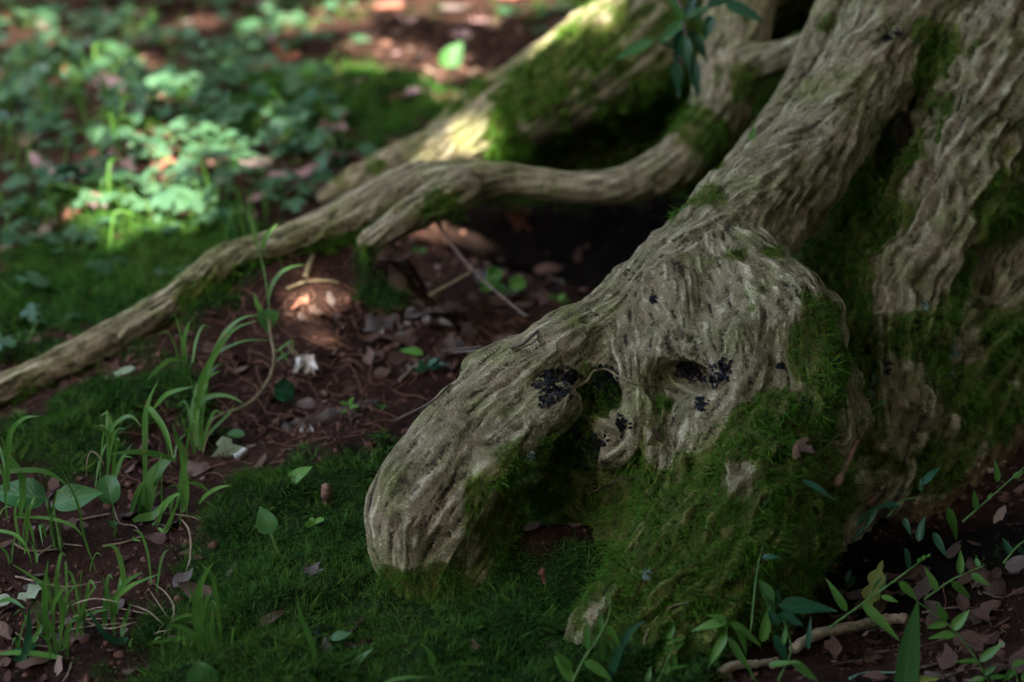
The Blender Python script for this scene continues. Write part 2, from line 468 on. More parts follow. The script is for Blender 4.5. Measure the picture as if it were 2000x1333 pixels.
MOSS0 = dict(main=-.55, front=-.6, frontlip=-.12, knuckle=-.6, knob=-.35, flank=.36, flank2=.32, ridge=.3, toe=.2, wall=.15, wall2=.5, roof=.0, infill=.25, heel=.25, apron=-.3, strand=-.28, strand2=-.2, strand3=-.1, strand4=-.05, pillar=-.45,
             fork=-.4, fork2=-.1, valley=.6, butt=-.05, butt2=-.05, mossy=.45, brown=-.3, thin=-.22, thinlow=-.1, back=-.08, back2=-.05, side=.05,
             link=-.1, trunk=.15, bed=.6, rear=.7, over=.3)  # bed and rear set high: the dark film paints in the cavity's shade
VOX = 0.0054
chains = {}
for nme, (gid, pts) in CH.items():
    Q = np.array([[*at(px, py, d), r * K * d] for px, py, d, r in pts])
    chains[nme] = catmull(Q, step=0.014)

LO = np.array([-0.66, -0.86, -0.10]); HI = np.array([0.80, 1.00, 0.62])
DIM = np.ceil((HI - LO) / VOX).astype(int)
G = np.full(DIM, 0.2, np.float32)
axes = [LO[i] + VOX * np.arange(DIM[i]) for i in range(3)]

def window(lo, hi):
    a = np.maximum(np.floor((lo - LO) / VOX).astype(int), 0)
    b = np.minimum(np.ceil((hi - LO) / VOX).astype(int) + 1, DIM)
    return (None if np.any(b <= a) else tuple(slice(int(x), int(y)) for x, y in zip(a, b)))

for nme in names:
    P = chains[nme]
    kk = 0.022 if CH[nme][0] in (3, 6) else 0.028
    if nme in ('frontlip', 'pillar', 'fork', 'fork2', 'ridge', 'knuckle'): kk = 0.016
    lo = P[:, :3].min(0) - P[:, 3].max() - 0.05; hi = P[:, :3].max(0) + P[:, 3].max() + 0.05
    wsl = window(lo, hi)
    L = np.full([s.stop - s.start for s in wsl], 0.2, np.float32)     # this chain alone
    off = [s.start for s in wsl]
    for a, b in zip(P[:-1], P[1:]):
        rm = max(a[3], b[3]) + 0.045
        sl_ = window(np.minimum(a[:3], b[:3]) - rm, np.maximum(a[:3], b[:3]) + rm)
        if sl_ is None: continue
        X, Y, Z = np.meshgrid(axes[0][sl_[0]], axes[1][sl_[1]], axes[2][sl_[2]], indexing='ij', sparse=True)
        ab = b[:3] - a[:3]; l2 = ab @ ab + 1e-9
        t = np.clip(((X - a[0]) * ab[0] + (Y - a[1]) * ab[1] + (Z - a[2]) * ab[2]) / l2, 0, 1)
        D = np.sqrt((X - a[0] - t * ab[0]) ** 2 + (Y - a[1] - t * ab[1]) ** 2 + (Z - a[2] - t * ab[2]) ** 2) - (a[3] + t * (b[3] - a[3]))
        q = tuple(slice(s.start - o_, s.stop - o_) for s, o_ in zip(sl_, off))
        np.minimum(L[q], D, out=L[q])
    g = G[wsl]
    h = np.maximum(kk - np.abs(g - L), 0) / kk
    G[wsl] = np.minimum(g, L) - h * h * kk * 0.25

def carve(px, py, d, rpx, stretch=(1, 1, 1), k=0.012):
    c = at(px, py, d); r = rpx * K * d
    st = np.array(stretch)
    sl_ = window(c - r * 1.6 * st - 0.02, c + r * 1.6 * st + 0.02)
    X, Y, Z = np.meshgrid(axes[0][sl_[0]], axes[1][sl_[1]], axes[2][sl_[2]], indexing='ij', sparse=True)
    D = r - np.sqrt(((X - c[0]) / st[0]) ** 2 + ((Y - c[1]) / st[1]) ** 2 + ((Z - c[2]) / st[2]) ** 2)
    g = G[sl_]
    h = np.maximum(k - np.abs(g - D), 0) / k
    G[sl_] = np.maximum(g, D) + h * h * k * 0.25

carve(1548, 442, 1.78, 36, (1.1, 1.6, 0.9))        # knot hole on the main root
carve(1338, 742, 1.645, 48, (1.45, 1.6, 0.62))      # hollow beside the pillar
carve(1060, 975, 1.60, 64, (1.45, 1.7, 0.8)); carve(985, 1050, 1.56, 50, (1.2, 1.6, 0.9)); carve(1180, 1010, 1.60, 50, (1.3, 1.3, .8))      # cave below the front root
carve(1480, 795, 1.60, 22)
carve(1300, 1150, 1.44, 22, (1.8, 1, .8))
carve(1500, 1140, 1.50, 26, (1.6, 1, .8))
carve(1900, 540, 1.92, 34, (1.3, 1.4, 2.2))
carve(1660, 900, 1.72, 30, (0.7, 1.3, 2.4))

# surface nets
neg = G < 0
cs = np.zeros(DIM - 1, np.int8)
for dx in (0, 1):
    for dy in (0, 1):
        for dz in (0, 1):
            cs += neg[dx:DIM[0] - 1 + dx, dy:DIM[1] - 1 + dy, dz:DIM[2] - 1 + dz]
act = np.argwhere((cs > 0) & (cs < 8))
cid = np.full(DIM - 1, -1, np.int32)
cid[act[:, 0], act[:, 1], act[:, 2]] = np.arange(len(act))
acc = np.zeros((len(act), 3)); cnt = np.zeros(len(act))
corners = [(0,0,0),(1,0,0),(0,1,0),(1,1,0),(0,0,1),(1,0,1),(0,1,1),(1,1,1)]
cv = [G[act[:, 0] + c[0], act[:, 1] + c[1], act[:, 2] + c[2]] for c in corners]
for i in range(8):
    for j in range(i + 1, 8):
        if sum(abs(a - b) for a, b in zip(corners[i], corners[j])) != 1: continue
        m_ = (cv[i] < 0) != (cv[j] < 0)
        t = np.where(m_, cv[i] / np.where(m_, cv[i] - cv[j], 1), 0)
        ci, cj = np.array(corners[i]), np.array(corners[j])
        acc += np.where(m_[:, None], ci + t[:, None] * (cj - ci), 0)
        cnt += m_
V = LO + VOX * (act + acc / cnt[:, None])
quads = []
for ax in range(3):
    o1, o2 = (ax + 1) % 3, (ax + 2) % 3
    sA = [slice(1, DIM[i] - 1) for i in range(3)]; sA[ax] = slice(0, DIM[ax] - 1)
    sB = list(sA); sB[ax] = slice(1, DIM[ax])
    e = np.argwhere(neg[tuple(sA)] != neg[tuple(sB)])
    e = e + np.array([s.start for s in sA])
    inside = neg[e[:, 0], e[:, 1], e[:, 2]]
    def cell(a, b):
        q = e.copy(); q[:, o1] -= a; q[:, o2] -= b
        return cid[q[:, 0], q[:, 1], q[:, 2]]
    c00, c10, c11, c01 = cell(0, 0), cell(1, 0), cell(1, 1), cell(0, 1)
    qd = np.stack([c00, c10, c11, c01], 1)
    qd[~inside] = qd[~inside][:, ::-1]
    quads.append(qd)
quads = np.vstack(quads)
quads = quads[(quads >= 0).all(1)]

def edges_of(Q):
    E = np.vstack([Q[:, [i, (i + 1) % 4]] for i in range(4)])
    E.sort(1)
    key = E[:, 0].astype(np.int64) * (Q.max() + 1) + E[:, 1]
    u, inv = np.unique(key, return_inverse=True)
    U = np.stack([u // (Q.max() + 1), u % (Q.max() + 1)], 1).astype(np.int32)
    return U, inv.reshape(4, len(Q)).T

def laplace(V, U, it, lam=0.5):
    n = len(V)
    deg = np.bincount(U.ravel(), minlength=n).astype(float)
    for _ in range(it):
        S_ = np.stack([np.bincount(U[:, 0], V[U[:, 1], k], n) + np.bincount(U[:, 1], V[U[:, 0], k], n) for k in range(3)], 1)
        V = V + lam * (S_ / np.maximum(deg, 1)[:, None] - V)
    return V

def subdivide(V, Q):
    U, fe = edges_of(Q)
    n, m = len(V), len(U)
    em = V[U].mean(1); fc = V[Q].mean(1)
    fi = n + m + np.arange(len(Q))
    NQ = np.vstack([np.stack([Q[:, i], n + fe[:, i], fi, n + fe[:, (i - 1) % 4]], 1) for i in range(4)])
    return np.vstack([V, em, fc]), NQ.astype(np.int32)

def vnormals(V, Q):
    fn = np.cross(V[Q[:, 2]] - V[Q[:, 0]], V[Q[:, 3]] - V[Q[:, 1]])
    n = np.zeros_like(V)
    for k in range(4):
        for c in range(3):
            n[:, c] += np.bincount(Q[:, k], fn[:, c], len(V))
    return n / (np.linalg.norm(n, axis=1, keepdims=True) + 1e-12)

V = laplace(V, edges_of(quads)[0], 3)
# what lies under the soil or at the far, never seen back of the trunk is not kept
fc_ = V[quads].mean(1)
fn_ = np.cross(V[quads[:, 2]] - V[quads[:, 0]], V[quads[:, 3]] - V[quads[:, 1]])
away = (fn_ * (CAM - fc_)).sum(1) / (np.linalg.norm(fn_, axis=1) * np.linalg.norm(CAM - fc_, axis=1) + 1e-12)
kq = (fc_[:, 2] > -0.05) & ~((away < -0.25) & (fc_[:, 1] > 0.42) & (fc_[:, 0] > 0.12))
quads = quads[kq]
u_, iv_ = np.unique(quads, return_inverse=True)
V = V[u_]; quads = iv_.reshape(quads.shape).astype(np.int32)
V, quads = subdivide(V, quads)
U_, _ = edges_of(quads)
V = laplace(V, U_, 2)
NV = vnormals(V, quads)

# per-vertex grain frame: nearest chain, offset from its axis, distance along it
best = np.full(len(V), 9.0); bch = np.zeros(len(V), int); bk = np.zeros((len(V), 3)); bu = np.zeros(len(V)); tanv = np.zeros((len(V), 3))
for ci, nme in enumerate(names):
    P = chains[nme]
    lo = P[:, :3].min(0) - P[:, 3].max() - 0.03; hi = P[:, :3].max(0) + P[:, 3].max() + 0.03
    idx = np.nonzero(((V > lo) & (V < hi)).all(1))[0]
    if not len(idx): continue
    X = V[idx].astype(np.float32)
    bd = np.full(len(idx), 9.0, np.float32); bo = np.zeros((len(idx), 3), np.float32); bl = np.zeros(len(idx), np.float32); bt = np.zeros((len(idx), 3), np.float32)
    u0 = 0.0
    for a, b in zip(P[:-1], P[1:]):
        ab = (b[:3] - a[:3]); ll = np.linalg.norm(ab) + 1e-9
        r_ = X - a[:3]
        t = np.clip(r_ @ ab / (ll * ll), 0, 1)
        o_ = r_ - t[:, None] * ab
        D = np.sqrt((o_ * o_).sum(1)) - (a[3] + t * (b[3] - a[3]))
        mk = D < bd
        bd[mk] = D[mk]; bo[mk] = o_[mk]; bl[mk] = u0 + t[mk] * ll; bt[mk] = ab / ll
        u0 += ll
    better = bd < best[idx]
    ii = idx[better]
    best[ii] = bd[better]; bch[ii] = ci; bk[ii] = bo[better]; bu[ii] = bl[better] + ci * 1.7; tanv[ii] = bt[better]

# relief and grain: noise smeared along the direction of growth over the surface
U8 = np.vstack([U_, quads[:, [0, 2]], quads[:, [1, 3]]])
def edge_smooth(F, it, wgt=None):
    n_ = len(F); F = F if F.ndim > 1 else F[:, None]
    E = U_ if wgt is None else U8
    wgt = np.ones(len(E)) if wgt is None else wgt
    den = np.bincount(E[:, 0], wgt, n_) + np.bincount(E[:, 1], wgt, n_) + 1.0
    for _ in range(it):
        S_ = np.stack([np.bincount(E[:, 0], wgt * F[E[:, 1], k], n_) + np.bincount(E[:, 1], wgt * F[E[:, 0], k], n_) for k in range(F.shape[1])], 1)
        F = (F + S_) / den[:, None]
    return F
bk = edge_smooth(bk, 10); bu = edge_smooth(bu, 10)[:, 0]
swirl = np.stack([fbm(V * 13 + 31 * k, 3, 50 + k) for k in range(3)], 1)
tanv = edge_smooth(tanv, 18) + 0.3 * swirl + np.array([0, 0, -.15])
tanv -= NV * (tanv * NV).sum(1)[:, None]
tanv /= np.linalg.norm(tanv, axis=1, keepdims=True) + 1e-9
ed = V[U8[:, 1]] - V[U8[:, 0]]
ed /= np.linalg.norm(ed, axis=1, keepdims=True) + 1e-9
tm_ = tanv[U8].mean(1)
cosw = np.abs((ed * tm_).sum(1) / (np.linalg.norm(tm_, axis=1) + 1e-9)) ** 16 * 4 + 0.002
def norm1(f):
    f = f / f.std()
    f = f - edge_smooth(f, 16)[:, 0]
    return np.clip(f / np.sqrt(edge_smooth(f * f, 16)[:, 0] + 0.02), -2.5, 2.5)
gfine = norm1(edge_smooth(rng.normal(0, 1, len(V)), 14, cosw)[:, 0])
gmid = norm1(edge_smooth(fbm(V * 130, 2, 61), 40, cosw)[:, 0])
gco = norm1(edge_smooth(fbm(V * 60, 2, 62), 80, cosw)[:, 0])
rel = gco * 0.45
crackv = np.exp(-(gmid / 0.16) ** 2) * sstep(-0.1, 0.35, fbm(V * 15, 3, 63))     # where the grain has split
rg = gmid * 0.4
lump = fbm(V * 20, 3, 21)
small = fbm(V * 90, 2, 25)
amp = np.array([{'thin': .6, 'thinlow': .9, 'back': .7, 'side': .8, 'link': .7, 'knob': .75, 'apron': .75, 'fork': .6, 'fork2': .6}.get(n_, 1.0) for n_ in names])[bch]
disp = amp * (0.0012 * rel + 0.0015 * rg + 0.0055 * lump - 0.0022 * crackv + 0.00025 * gfine) + 0.0009 * small
disp += np.isin(bch, [names.index(x) for x in ('knob', 'apron', 'fork2', 'main')]) * 0.0095 * fbm(V * 27, 3, 177)
rough_zone = np.isin(bch, [names.index(x) for x in ('flank', 'flank2', 'wall', 'wall2', 'mossy', 'valley', 'butt', 'butt2', 'roof', 'ridge')])
disp += rough_zone * (0.021 * fbm(V * 26, 4, 77) + 0.006 * rg)
V = V + NV * disp[:, None]
NV = vnormals(V, quads)

# ------------------------------------------------------------------ ground
thinP = chains['thin']
def ground_z(x, y):
    x = np.asarray(x, float); y = np.asarray(y, float)
    p2 = np.stack([x.ravel(), y.ravel(), np.zeros(x.size)], 1)
    z = 0.010 * fbm(p2 * 6, 3, 5) + 0.03 * fbm(p2 * 1.1, 2, 6) * sstep(0.5, 2.5, p2[:, 1])
    # bank below the thin root
    near = (np.abs(p2[:, 0] + 0.3) < 0.75) & (np.abs(p2[:, 1]) < 0.8)
    ii = np.nonzero(near)[0]
    if len(ii):
        T = thinP[thinP[:, 0] < 0.02]
        q = p2[ii]
        d2 = (q[:, None, 0] - T[None, :, 0]) ** 2 + (q[:, None, 1] - T[None, :, 1]) ** 2
        j = d2.argmin(1)
        dd = np.sqrt(d2[np.arange(len(ii)), j])
        hz = np.maximum(T[j, 2] - T[j, 3] * 0.85, 0)
        side = q[:, 1] - T[j, 1]
        fall = np.where(side < 0, 0.75 * np.exp(-(dd / 0.085) ** 2) + 0.25 * np.exp(-(dd / 0.26) ** 2), np.exp(-(dd / 0.045) ** 2))
        wt = 1 - sstep(-0.17, -0.08, T[j, 0])
        z[ii] += hz * fall * wt
    for gx, gy, sx, sy, h in GAUSS:
        z += h * np.exp(-((p2[:, 0] - gx) / sx) ** 2 - ((p2[:, 1] - gy) / sy) ** 2)
    return z.reshape(x.shape)

def flat(px, py):
    r = ray(px, py); t = -CAM[2] / r[2]
    return (CAM + r * t)[:2]

GAUSS = []
for px, py, sx, sy, h in [(690, 930, .07, .10, .035), (560, 1010, .10, .10, .02), (1000, 1260, .16, .07, .012), (620, 1180, .12, .07, .015),
                          (250, 820, .09, .09, .03), (700, 740, .16, .10, .02), (1760, 1120, .12, .14, -.03), (830, 1195, .055, .05, -.014), (1070, 1120, .09, .06, .042), (1190, 400, .24, .15, -.17), (1330, 480, .16, .12, -.12), (950, 560, .14, .10, .015),
                          (1930, 1080, .07, .05, .03), (200, 480, .3, .15, -.03), (1150, 480, .14, .12, -.02), (330, 240, .35, .35, .03), (700, 200, .2, .15, .04)]:
    a, b = flat(px, py)
    GAUSS.append((a, b, sx, sy, h))

fx = np.concatenate([-np.geomspace(60, 1.02, 46), np.linspace(-1.0, 1.0, 290), np.geomspace(1.02, 60, 46)])
fy = np.concatenate([-np.geomspace(60, 1.02, 30), np.linspace(-1.0, 0.9, 280), np.geomspace(0.91, 90, 110)])
GX, GY = np.meshgrid(fx, fy)
GZ = ground_z(GX, GY)
p3 = np.stack([GX.ravel(), GY.ravel(), 0 * GX.ravel()], 1)
fade = np.exp(-(np.maximum(np.hypot(p3[:, 0], p3[:, 1]) - 2, 0) / 4))
GZ = GZ + ((0.006 * fbm(p3 * 28, 3, 8) + 0.0055 * fbm(p3 * 80, 3, 12)) * fade).reshape(GX.shape)
GV = np.stack([GX.ravel(), GY.ravel(), GZ.ravel()], 1)
nx, ny = len(fx), len(fy)
I = np.arange(nx * ny).reshape(ny, nx)
GQ = np.stack([I[:-1, :-1].ravel(), I[:-1, 1:].ravel(), I[1:, 1:].ravel(), I[1:, :-1].ravel()], 1)
GNV = vnormals(GV, GQ)

bvhT = BVHTree.FromPolygons(V.tolist(), quads.tolist())
bvhG = BVHTree.FromPolygons(GV.tolist(), GQ.tolist())

def hit(px, py, tree=True, ground=True):
    d = Vector(ray(px, py)).normalized(); o = Vector(CAM)
    best_ = None
    for b_, use in ((bvhT, tree), (bvhG, ground)):
        if not use: continue
        h_ = b_.ray_cast(o, d)
        if h_[0] is not None and (best_ is None or h_[3] < best_[2]):
            best_ = (np.array(h_[0]), np.array(h_[1]), h_[3])
    if best_ is None:
        a_, b2 = flat(px, max(py, 30))
        return np.array([a_, b2, float(ground_z(a_, b2))]), np.array([0, 0, 1.0]), 3.0
    n_ = best_[1]
    if n_ @ np.array(d) > 0: n_ = -n_
    return best_[0], n_, best_[2]

def depth(p):
    return float((p - CAM) @ FW)

def gpoint(x, y):
    h_ = bvhG.ray_cast(Vector((x, y, 3)), Vector((0, 0, -1)))
    return np.array(h_[0]), np.array(h_[1])

def tree_cover(x, y):
    """is this ground spot inside or under the tree base"""
    return bvhT.find_nearest(Vector((x, y, 0.02)))[3]

# moss amount on the ground
GB = [(520,1120,.13,1.2),(620,1060,.11,1.1),(640,1230,.12,1.2),(800,1260,.12,1.2),(960,1250,.11,1.2),(1100,1210,.11,1.0),(480,1290,.10,1.0),(740,1320,.12,1.2),(950,1330,.12,1.2),(1150,1330,.12,1.1),
      (1320,1320,.1,.9),(690,920,.075,1.2),(720,850,.05,.9),(620,960,.06,.8),(220,800,.10,1.0),(330,770,.07,.8),(90,850,.09,.9),(180,900,.06,.6),(760,610,.05,.8),(700,590,.05,.7),(500,1000,.06,.6),
      (200,560,.25,1.1),(400,520,.15,1.0),(60,640,.2,1.0),(300,490,.2,.9),(120,400,.2,.6),(700,190,.3,1.2),(620,230,.25,.9),(100,150,.35,.7),(1240,60,.4,.8),(560,40,.4,.4),(1950,1080,.07,1.1),(1900,1130,.05,.8),
      (850,640,.03,.6),(300,680,.07,.6),(430,590,.05,.5)]
gm = 0.6 * fbm(GV * np.array([9, 9, 0]) + 3.3, 3, 40) + 1.15 * fbm(GV * np.array([34, 34, 0]), 3, 41) - 0.46
for px, py, r, s_ in GB:
    h_ = hit(px, py, tree=False)[0]
    gm = gm + 0.85 * s_ * np.exp(-((GV[:, 0] - h_[0]) ** 2 + (GV[:, 1] - h_[1]) ** 2) / (r * r * 0.8))
for px, py, r, s_ in [(700,740,.14,.9),(560,680,.08,.6),(830,720,.10,.6),(250,1100,.10,.6),(1000,600,.12,.7),(130,1050,.09,.5),(620,570,.05,.8),(650,900,.03,.5),(1650,1250,.2,.9),(1850,1230,.15,.8),(1180,420,.3,1.5),(330,420,.2,.4),(900,100,.3,.6)]:
    h_ = hit(px, py, tree=False)[0]
    gm = gm - s_ * np.exp(-((GV[:, 0] - h_[0]) ** 2 + (GV[:, 1] - h_[1]) ** 2) / (r * r * 0.8))
gmoss = sstep(0.0, 0.55, gm) * np.exp(-np.maximum(GV[:, 1] - 2, 0))
GV[:, 2] += gmoss * (0.006 + 0.024 * fbm(GV * np.array([26, 26, 0]) + 1.7, 3, 300))
gme = fast_mesh('forest_floor', GV, GQ)
shade_amt = np.zeros(len(GV))  # shade painted into the soil colour in pit, cave and root hollows
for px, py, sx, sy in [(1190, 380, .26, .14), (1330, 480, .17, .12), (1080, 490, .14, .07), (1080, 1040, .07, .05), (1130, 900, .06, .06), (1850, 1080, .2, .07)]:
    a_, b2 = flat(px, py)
    shade_amt = np.maximum(shade_amt, np.exp(-(((GV[:, 0] - a_) / sx) ** 2 + ((GV[:, 1] - b2) / sy) ** 2) ** 2))
fattr(gme, 'hollow_shade', shade_amt); fattr(gme, 'moss', gmoss)
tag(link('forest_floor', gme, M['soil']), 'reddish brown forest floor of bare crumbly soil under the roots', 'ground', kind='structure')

# moss amount on the tree
TB = [(1165,760,.02,.6),(1150,810,.025,.6),(790,1140,.03,.4),(1290,790,.015,.5),(1400,560,.012,.5),(1460,600,.015,.4),(1350,640,.012,.4),(1230,660,.012,.4),(1900,210,.045,.6),(1830,360,.04,.5),(1960,430,.05,.5),(1870,620,.05,.5),(1800,60,.05,.5),(780,1150,.03,.4),(1330,40,.07,.3),(1110,120,.05,.4),(730,330,.03,.5),(965,262,.04,.6),(880,300,.02,.4),(1030,1000,.05,.7),(1120,1060,.04,.6),(1000,1040,.03,.5),(1010,300,.04,.4),(900,200,.05,.3),(1130,290,.06,.45),(1050,160,.08,.35),(990,240,.06,.4),(1200,120,.12,.3),(1330,150,.12,.35),(1250,200,.07,.3),(1390,250,.05,.5),(1410,180,.06,.5),(1290,340,.04,.4),(1210,375,.03,.4),(1580,600,.05,.7),(1620,680,.05,.8),
      (1560,690,.03,.4),(1640,780,.05,.7),(1530,880,.05,.6),(1390,900,.06,.5),(1350,1000,.08,.7),(1480,1000,.05,.6),(1560,1080,.05,.6),(1300,1100,.06,.5),(1120,880,.03,.9),(1180,800,.02,.7),(1140,720,.018,.8),(1170,690,.015,.5),
      (1060,870,.025,.5),(1000,930,.03,.5),(930,960,.02,.4),(830,1170,.03,.5),(750,1120,.03,.5),(870,1100,.02,.5),(1700,250,.06,.8),(1690,420,.05,.8),(1660,560,.04,.6),(1700,500,.05,.6),(1800,120,.05,.7),(1900,200,.05,.4),
      (1760,640,.03,.3),(1960,350,.06,.5),(1900,400,.04,.5),(1740,50,.03,-.3),(1530,470,.03,.6),(1510,500,.02,.6),(1440,500,.015,.6),(1400,390,.02,.8),(1370,380,.03,.9),(1340,400,.03,.8),(1750,850,.05,.5),(1850,650,.06,.4),(1900,820,.06,.4),
      (1600,60,.04,.3),(860,390,.02,.6),(740,400,.025,.5),(680,450,.03,.4),(430,570,.03,.9),(380,600,.03,.9),(330,640,.03,.8),(260,680,.025,.6),(180,720,.02,.5),(480,530,.03,.6),(40,790,.03,.8),
      (1450,830,.03,.4),(1250,950,.05,.4),(1480,560,.012,.6)]
TN = [(1445,925,.022,.9),(1310,900,.02,.8),(1440,1010,.02,.8),(1555,1040,.018,.8),(1375,850,.02,.7),(1330,1080,.02,.7),(1480,860,.02,.7),(1250,1020,.02,.7),(1390,960,.016,.7),(1210,180,.05,.5),(1320,110,.05,.45),(1120,240,.04,.35),(1020,260,.03,.3),(1420,200,.03,.5),(1960,560,.03,.7),(1900,680,.03,.6),(1830,780,.03,.7),(1880,860,.03,.5),(1900,290,.05,.8),(1960,160,.05,.7),(1840,420,.04,.7),(1790,520,.035,.7),(1750,580,.03,.6),(1870,330,.04,.5),(900,260,.05,.8),(860,300,.05,.7),(1165,1175,.018,.15),(1450,930,.02,.9),(1450,970,.015,.9),(1100,365,.05,.4),
      (950,355,.05,.4),(1560,120,.05,.4),(1480,640,.07,.5),(1330,640,.04,.5),(1400,790,.02,.8),(1190,880,.012,.9),(1770,830,.02,.6),(1750,760,.02,.5),(1230,760,.03,.5),(1520,740,.03,.4),(1580,1020,.012,.6),(1580,200,.04,.4),(1290,900,.015,.7)]
tm = edge_smooth(np.array([MOSS0[n_] for n_ in names])[bch], 45)[:, 0] + 0.85 * fbm(V * 24, 4, 60) + 0.18 * (1 - NV[:, 2]) * 0 - 0.22 * rel
for px, py, r, s_ in TB:
    h_ = hit(px, py, ground=False)[0]
    tm += s_ * np.exp(-((V - h_) ** 2).sum(1) / (r * r))
for px, py, r, s_ in TN:
    h_ = hit(px, py, ground=False)[0]
    tm -= s_ * np.exp(-((V - h_) ** 2).sum(1) / (r * r))
# undersides of the thin root carry a fringe
thin_ix = [names.index('thin'), names.index('thinlow')]
tm += np.isin(bch, thin_ix) * 0.5 * sstep(0.1, 0.8, -NV[:, 2]) * (V[:, 0] < -0.05)
tmoss = sstep(0.0, 0.6, tm)

# ------------------------------------------------------------------ build the tree objects
gidv = np.array([CH[n_][0] for n_ in names])[bch]
tree_base = at(2000, 300, 2.4); tree_base[2] = 0
tree = empty('tree', tree_base, 'old tree with moss covered roots spreading over the ground', 'tree')
fg = gidv[quads[:, 0]]
PART_LABEL = {0: 'pale bare root running down to the ground in front', 1: 'mossy bulging flank below the pale front root', 2: 'mossy buttress root at the right edge',
              3: 'thin root arching over the dark hollow', 4: 'shaded trunk base behind the roots', 5: 'brown flaking root at the right', 6: 'thick mossy root behind the thin one'}
PARTS = {}
for g in sorted(GROUPS):
    fsel = quads[fg == g]
    u, inv = np.unique(fsel, return_inverse=True)
    me = fast_mesh(GROUPS[g], V[u] - tree_base, inv.reshape(fsel.shape))
    fattr(me, 'bk', bk[u]); fattr(me, 'bu', bu[u]); fattr(me, 'moss', tmoss[u])
    fattr(me, 'grain', np.stack([gfine, gmid, crackv], 1)[u])
    me.normals_split_custom_set_from_vertices(NV[u].astype(np.float32))
    o = link(GROUPS[g], me, M['bark_brown'] if g == 5 else M['bark'], tree)
    o['label'] = PART_LABEL[g]
    PARTS[g] = o

# upper trunk, limbs and crown (above the frame; they shade the ground)
class MB:
    def __init__(s): s.v, s.f, s.uv = [], [], []
    def add(s, v, f, uv=None):
        n = len(s.v); s.v += [tuple(map(float, p)) for p in v]; s.f += [tuple(n + i for i in q) for q in f]
        s.uv += [tuple(map(float, p)) for p in (uv if uv is not None else [(0.5, 0.5, 0)] * len(v))]
    def mesh(s, name, smooth=True):
        me = bpy.data.meshes.new(name); me.from_pydata(s.v, [], s.f)
        fattr(me, 'luv', np.array(s.uv))
        if smooth:
            me.polygons.foreach_set('use_smooth', np.ones(len(me.polygons), bool))
        me.update()
        return me

def tube(mb, P, R, sides=7, wob=0.0, rnd=random, cap=True):
    P = np.asarray(P, float); n = len(P)
    T = np.gradient(P, axis=0); T /= np.linalg.norm(T, axis=1, keepdims=True) + 1e-9
    a = np.array([0.3, 0.2, 1.0]) if abs(T[0][2]) < 0.9 else np.array([1.0, 0.2, 0])
    vs_, fs = [], []
    for i in range(n):
        x = np.cross(T[i], a); x /= np.linalg.norm(x) + 1e-9; y = np.cross(T[i], x); a = np.cross(x, T[i])
        r = R[i] if hasattr(R, '__len__') else R
        for k in range(sides):
            th = 2 * math.pi * k / sides
            rr = r * (1 + wob * (rnd.random() - 0.5))
            vs_.append(P[i] + rr * (x * math.cos(th) + y * math.sin(th)))
    for i in range(n - 1):
        for k in range(sides):
            fs.append((i * sides + k, i * sides + (k + 1) % sides, (i + 1) * sides + (k + 1) % sides, (i + 1) * sides + k))
    if cap:
        fs.append(tuple(range(sides))[::-1]); fs.append(tuple((n - 1) * sides + k for k in range(sides)))
    mb.add(vs_, fs)

tp = chains['trunk'][-1]
mb = MB()
top = tp[:3]
tube(mb, catmull([top - [0.02, 0, 0.15], top + [0.03, .03, .6], top + [0.0, .1, 1.6], top + [-.1, .1, 3.0], top + [-.1, 0, 4.2]], n=20) - tree_base, np.linspace(0.21, 0.09, 21), 20, 0.08)
for k, e in enumerate([(-2.2, -1.2, 3.3), (-2.6, 1.0, 3.6), (-1.0, 2.6, 3.5), (1.2, 1.0, 3.6), (.6, -1.2, 3.7), (-3.2, -.2, 3.9)]):
    b0 = top + np.array([0, .08, 1.9 + 0.25 * k])
    e = np.array(e)
    tube(mb, catmull([b0, b0 * .6 + e * .4 + [0, 0, .25], e], n=12) - tree_base, np.linspace(0.07, 0.015, 13), 8)
me = mb.mesh('upper_trunk')
nv = len(me.vertices); co = np.array(mb.v)
fattr(me, 'bk', co); fattr(me, 'bu', co[:, 2]); fattr(me, 'moss', np.zeros(nv))
link('limb', me, M['bark'], tree)

# crown leaves, with the gaps that let the sun through
SPOTS = [(300,280,.11),(340,300,.09),(255,130,.10),(210,150,.08),(440,310,.07),(640,40,.10),(780,145,.15),(750,90,.08),(840,130,.06),(860,185,.035),(930,22,.12),(870,12,.09),(1010,6,.12),(905,262,-.035),
         (632,580,-.02),(60,70,.12),(290,60,.09),(320,410,.06),(390,40,.08),(480,130,.05),(1165,5,.06),(50,60,.06),(330,190,.05),(530,60,.05),
         (700,10,.08)]
DARK = [(1100,455,.045,45)]  # extra leaves added out of view to block stray sun under the arch
spot_p = []
for px, py, r in SPOTS:
    spot_p.append((hit(px, py)[0], r * (0.46 if px < 500 and py < 450 else 0.8)))
bgc = hit(290, 230)[0]
NL = 46000
cz = rng.uniform(2.7, 4.2, NL)
cg = np.stack([rng.uniform(-2.0, 1.6, NL), rng.uniform(-1.7, 6.0, NL)], 1)          # where each leaf drops its shadow
LP = np.stack([cg[:, 0] + S[0] / S[2] * cz, cg[:, 1] + S[1] / S[2] * cz, cz], 1)
NO = 36000                                                                      # unseen canopy added to close off skylight, one gap left towards the front left
ra = 7.0 * np.sqrt(rng.random(NO)); aa = rng.uniform(0, 2 * np.pi, NO)
LO_ = np.stack([np.sin(aa) * ra + .1, np.cos(aa) * ra, rng.uniform(3.0, 4.6, NO)], 1)
ad = np.degrees(aa) % 360; el = np.degrees(np.arctan2(LO_[:, 2], ra))
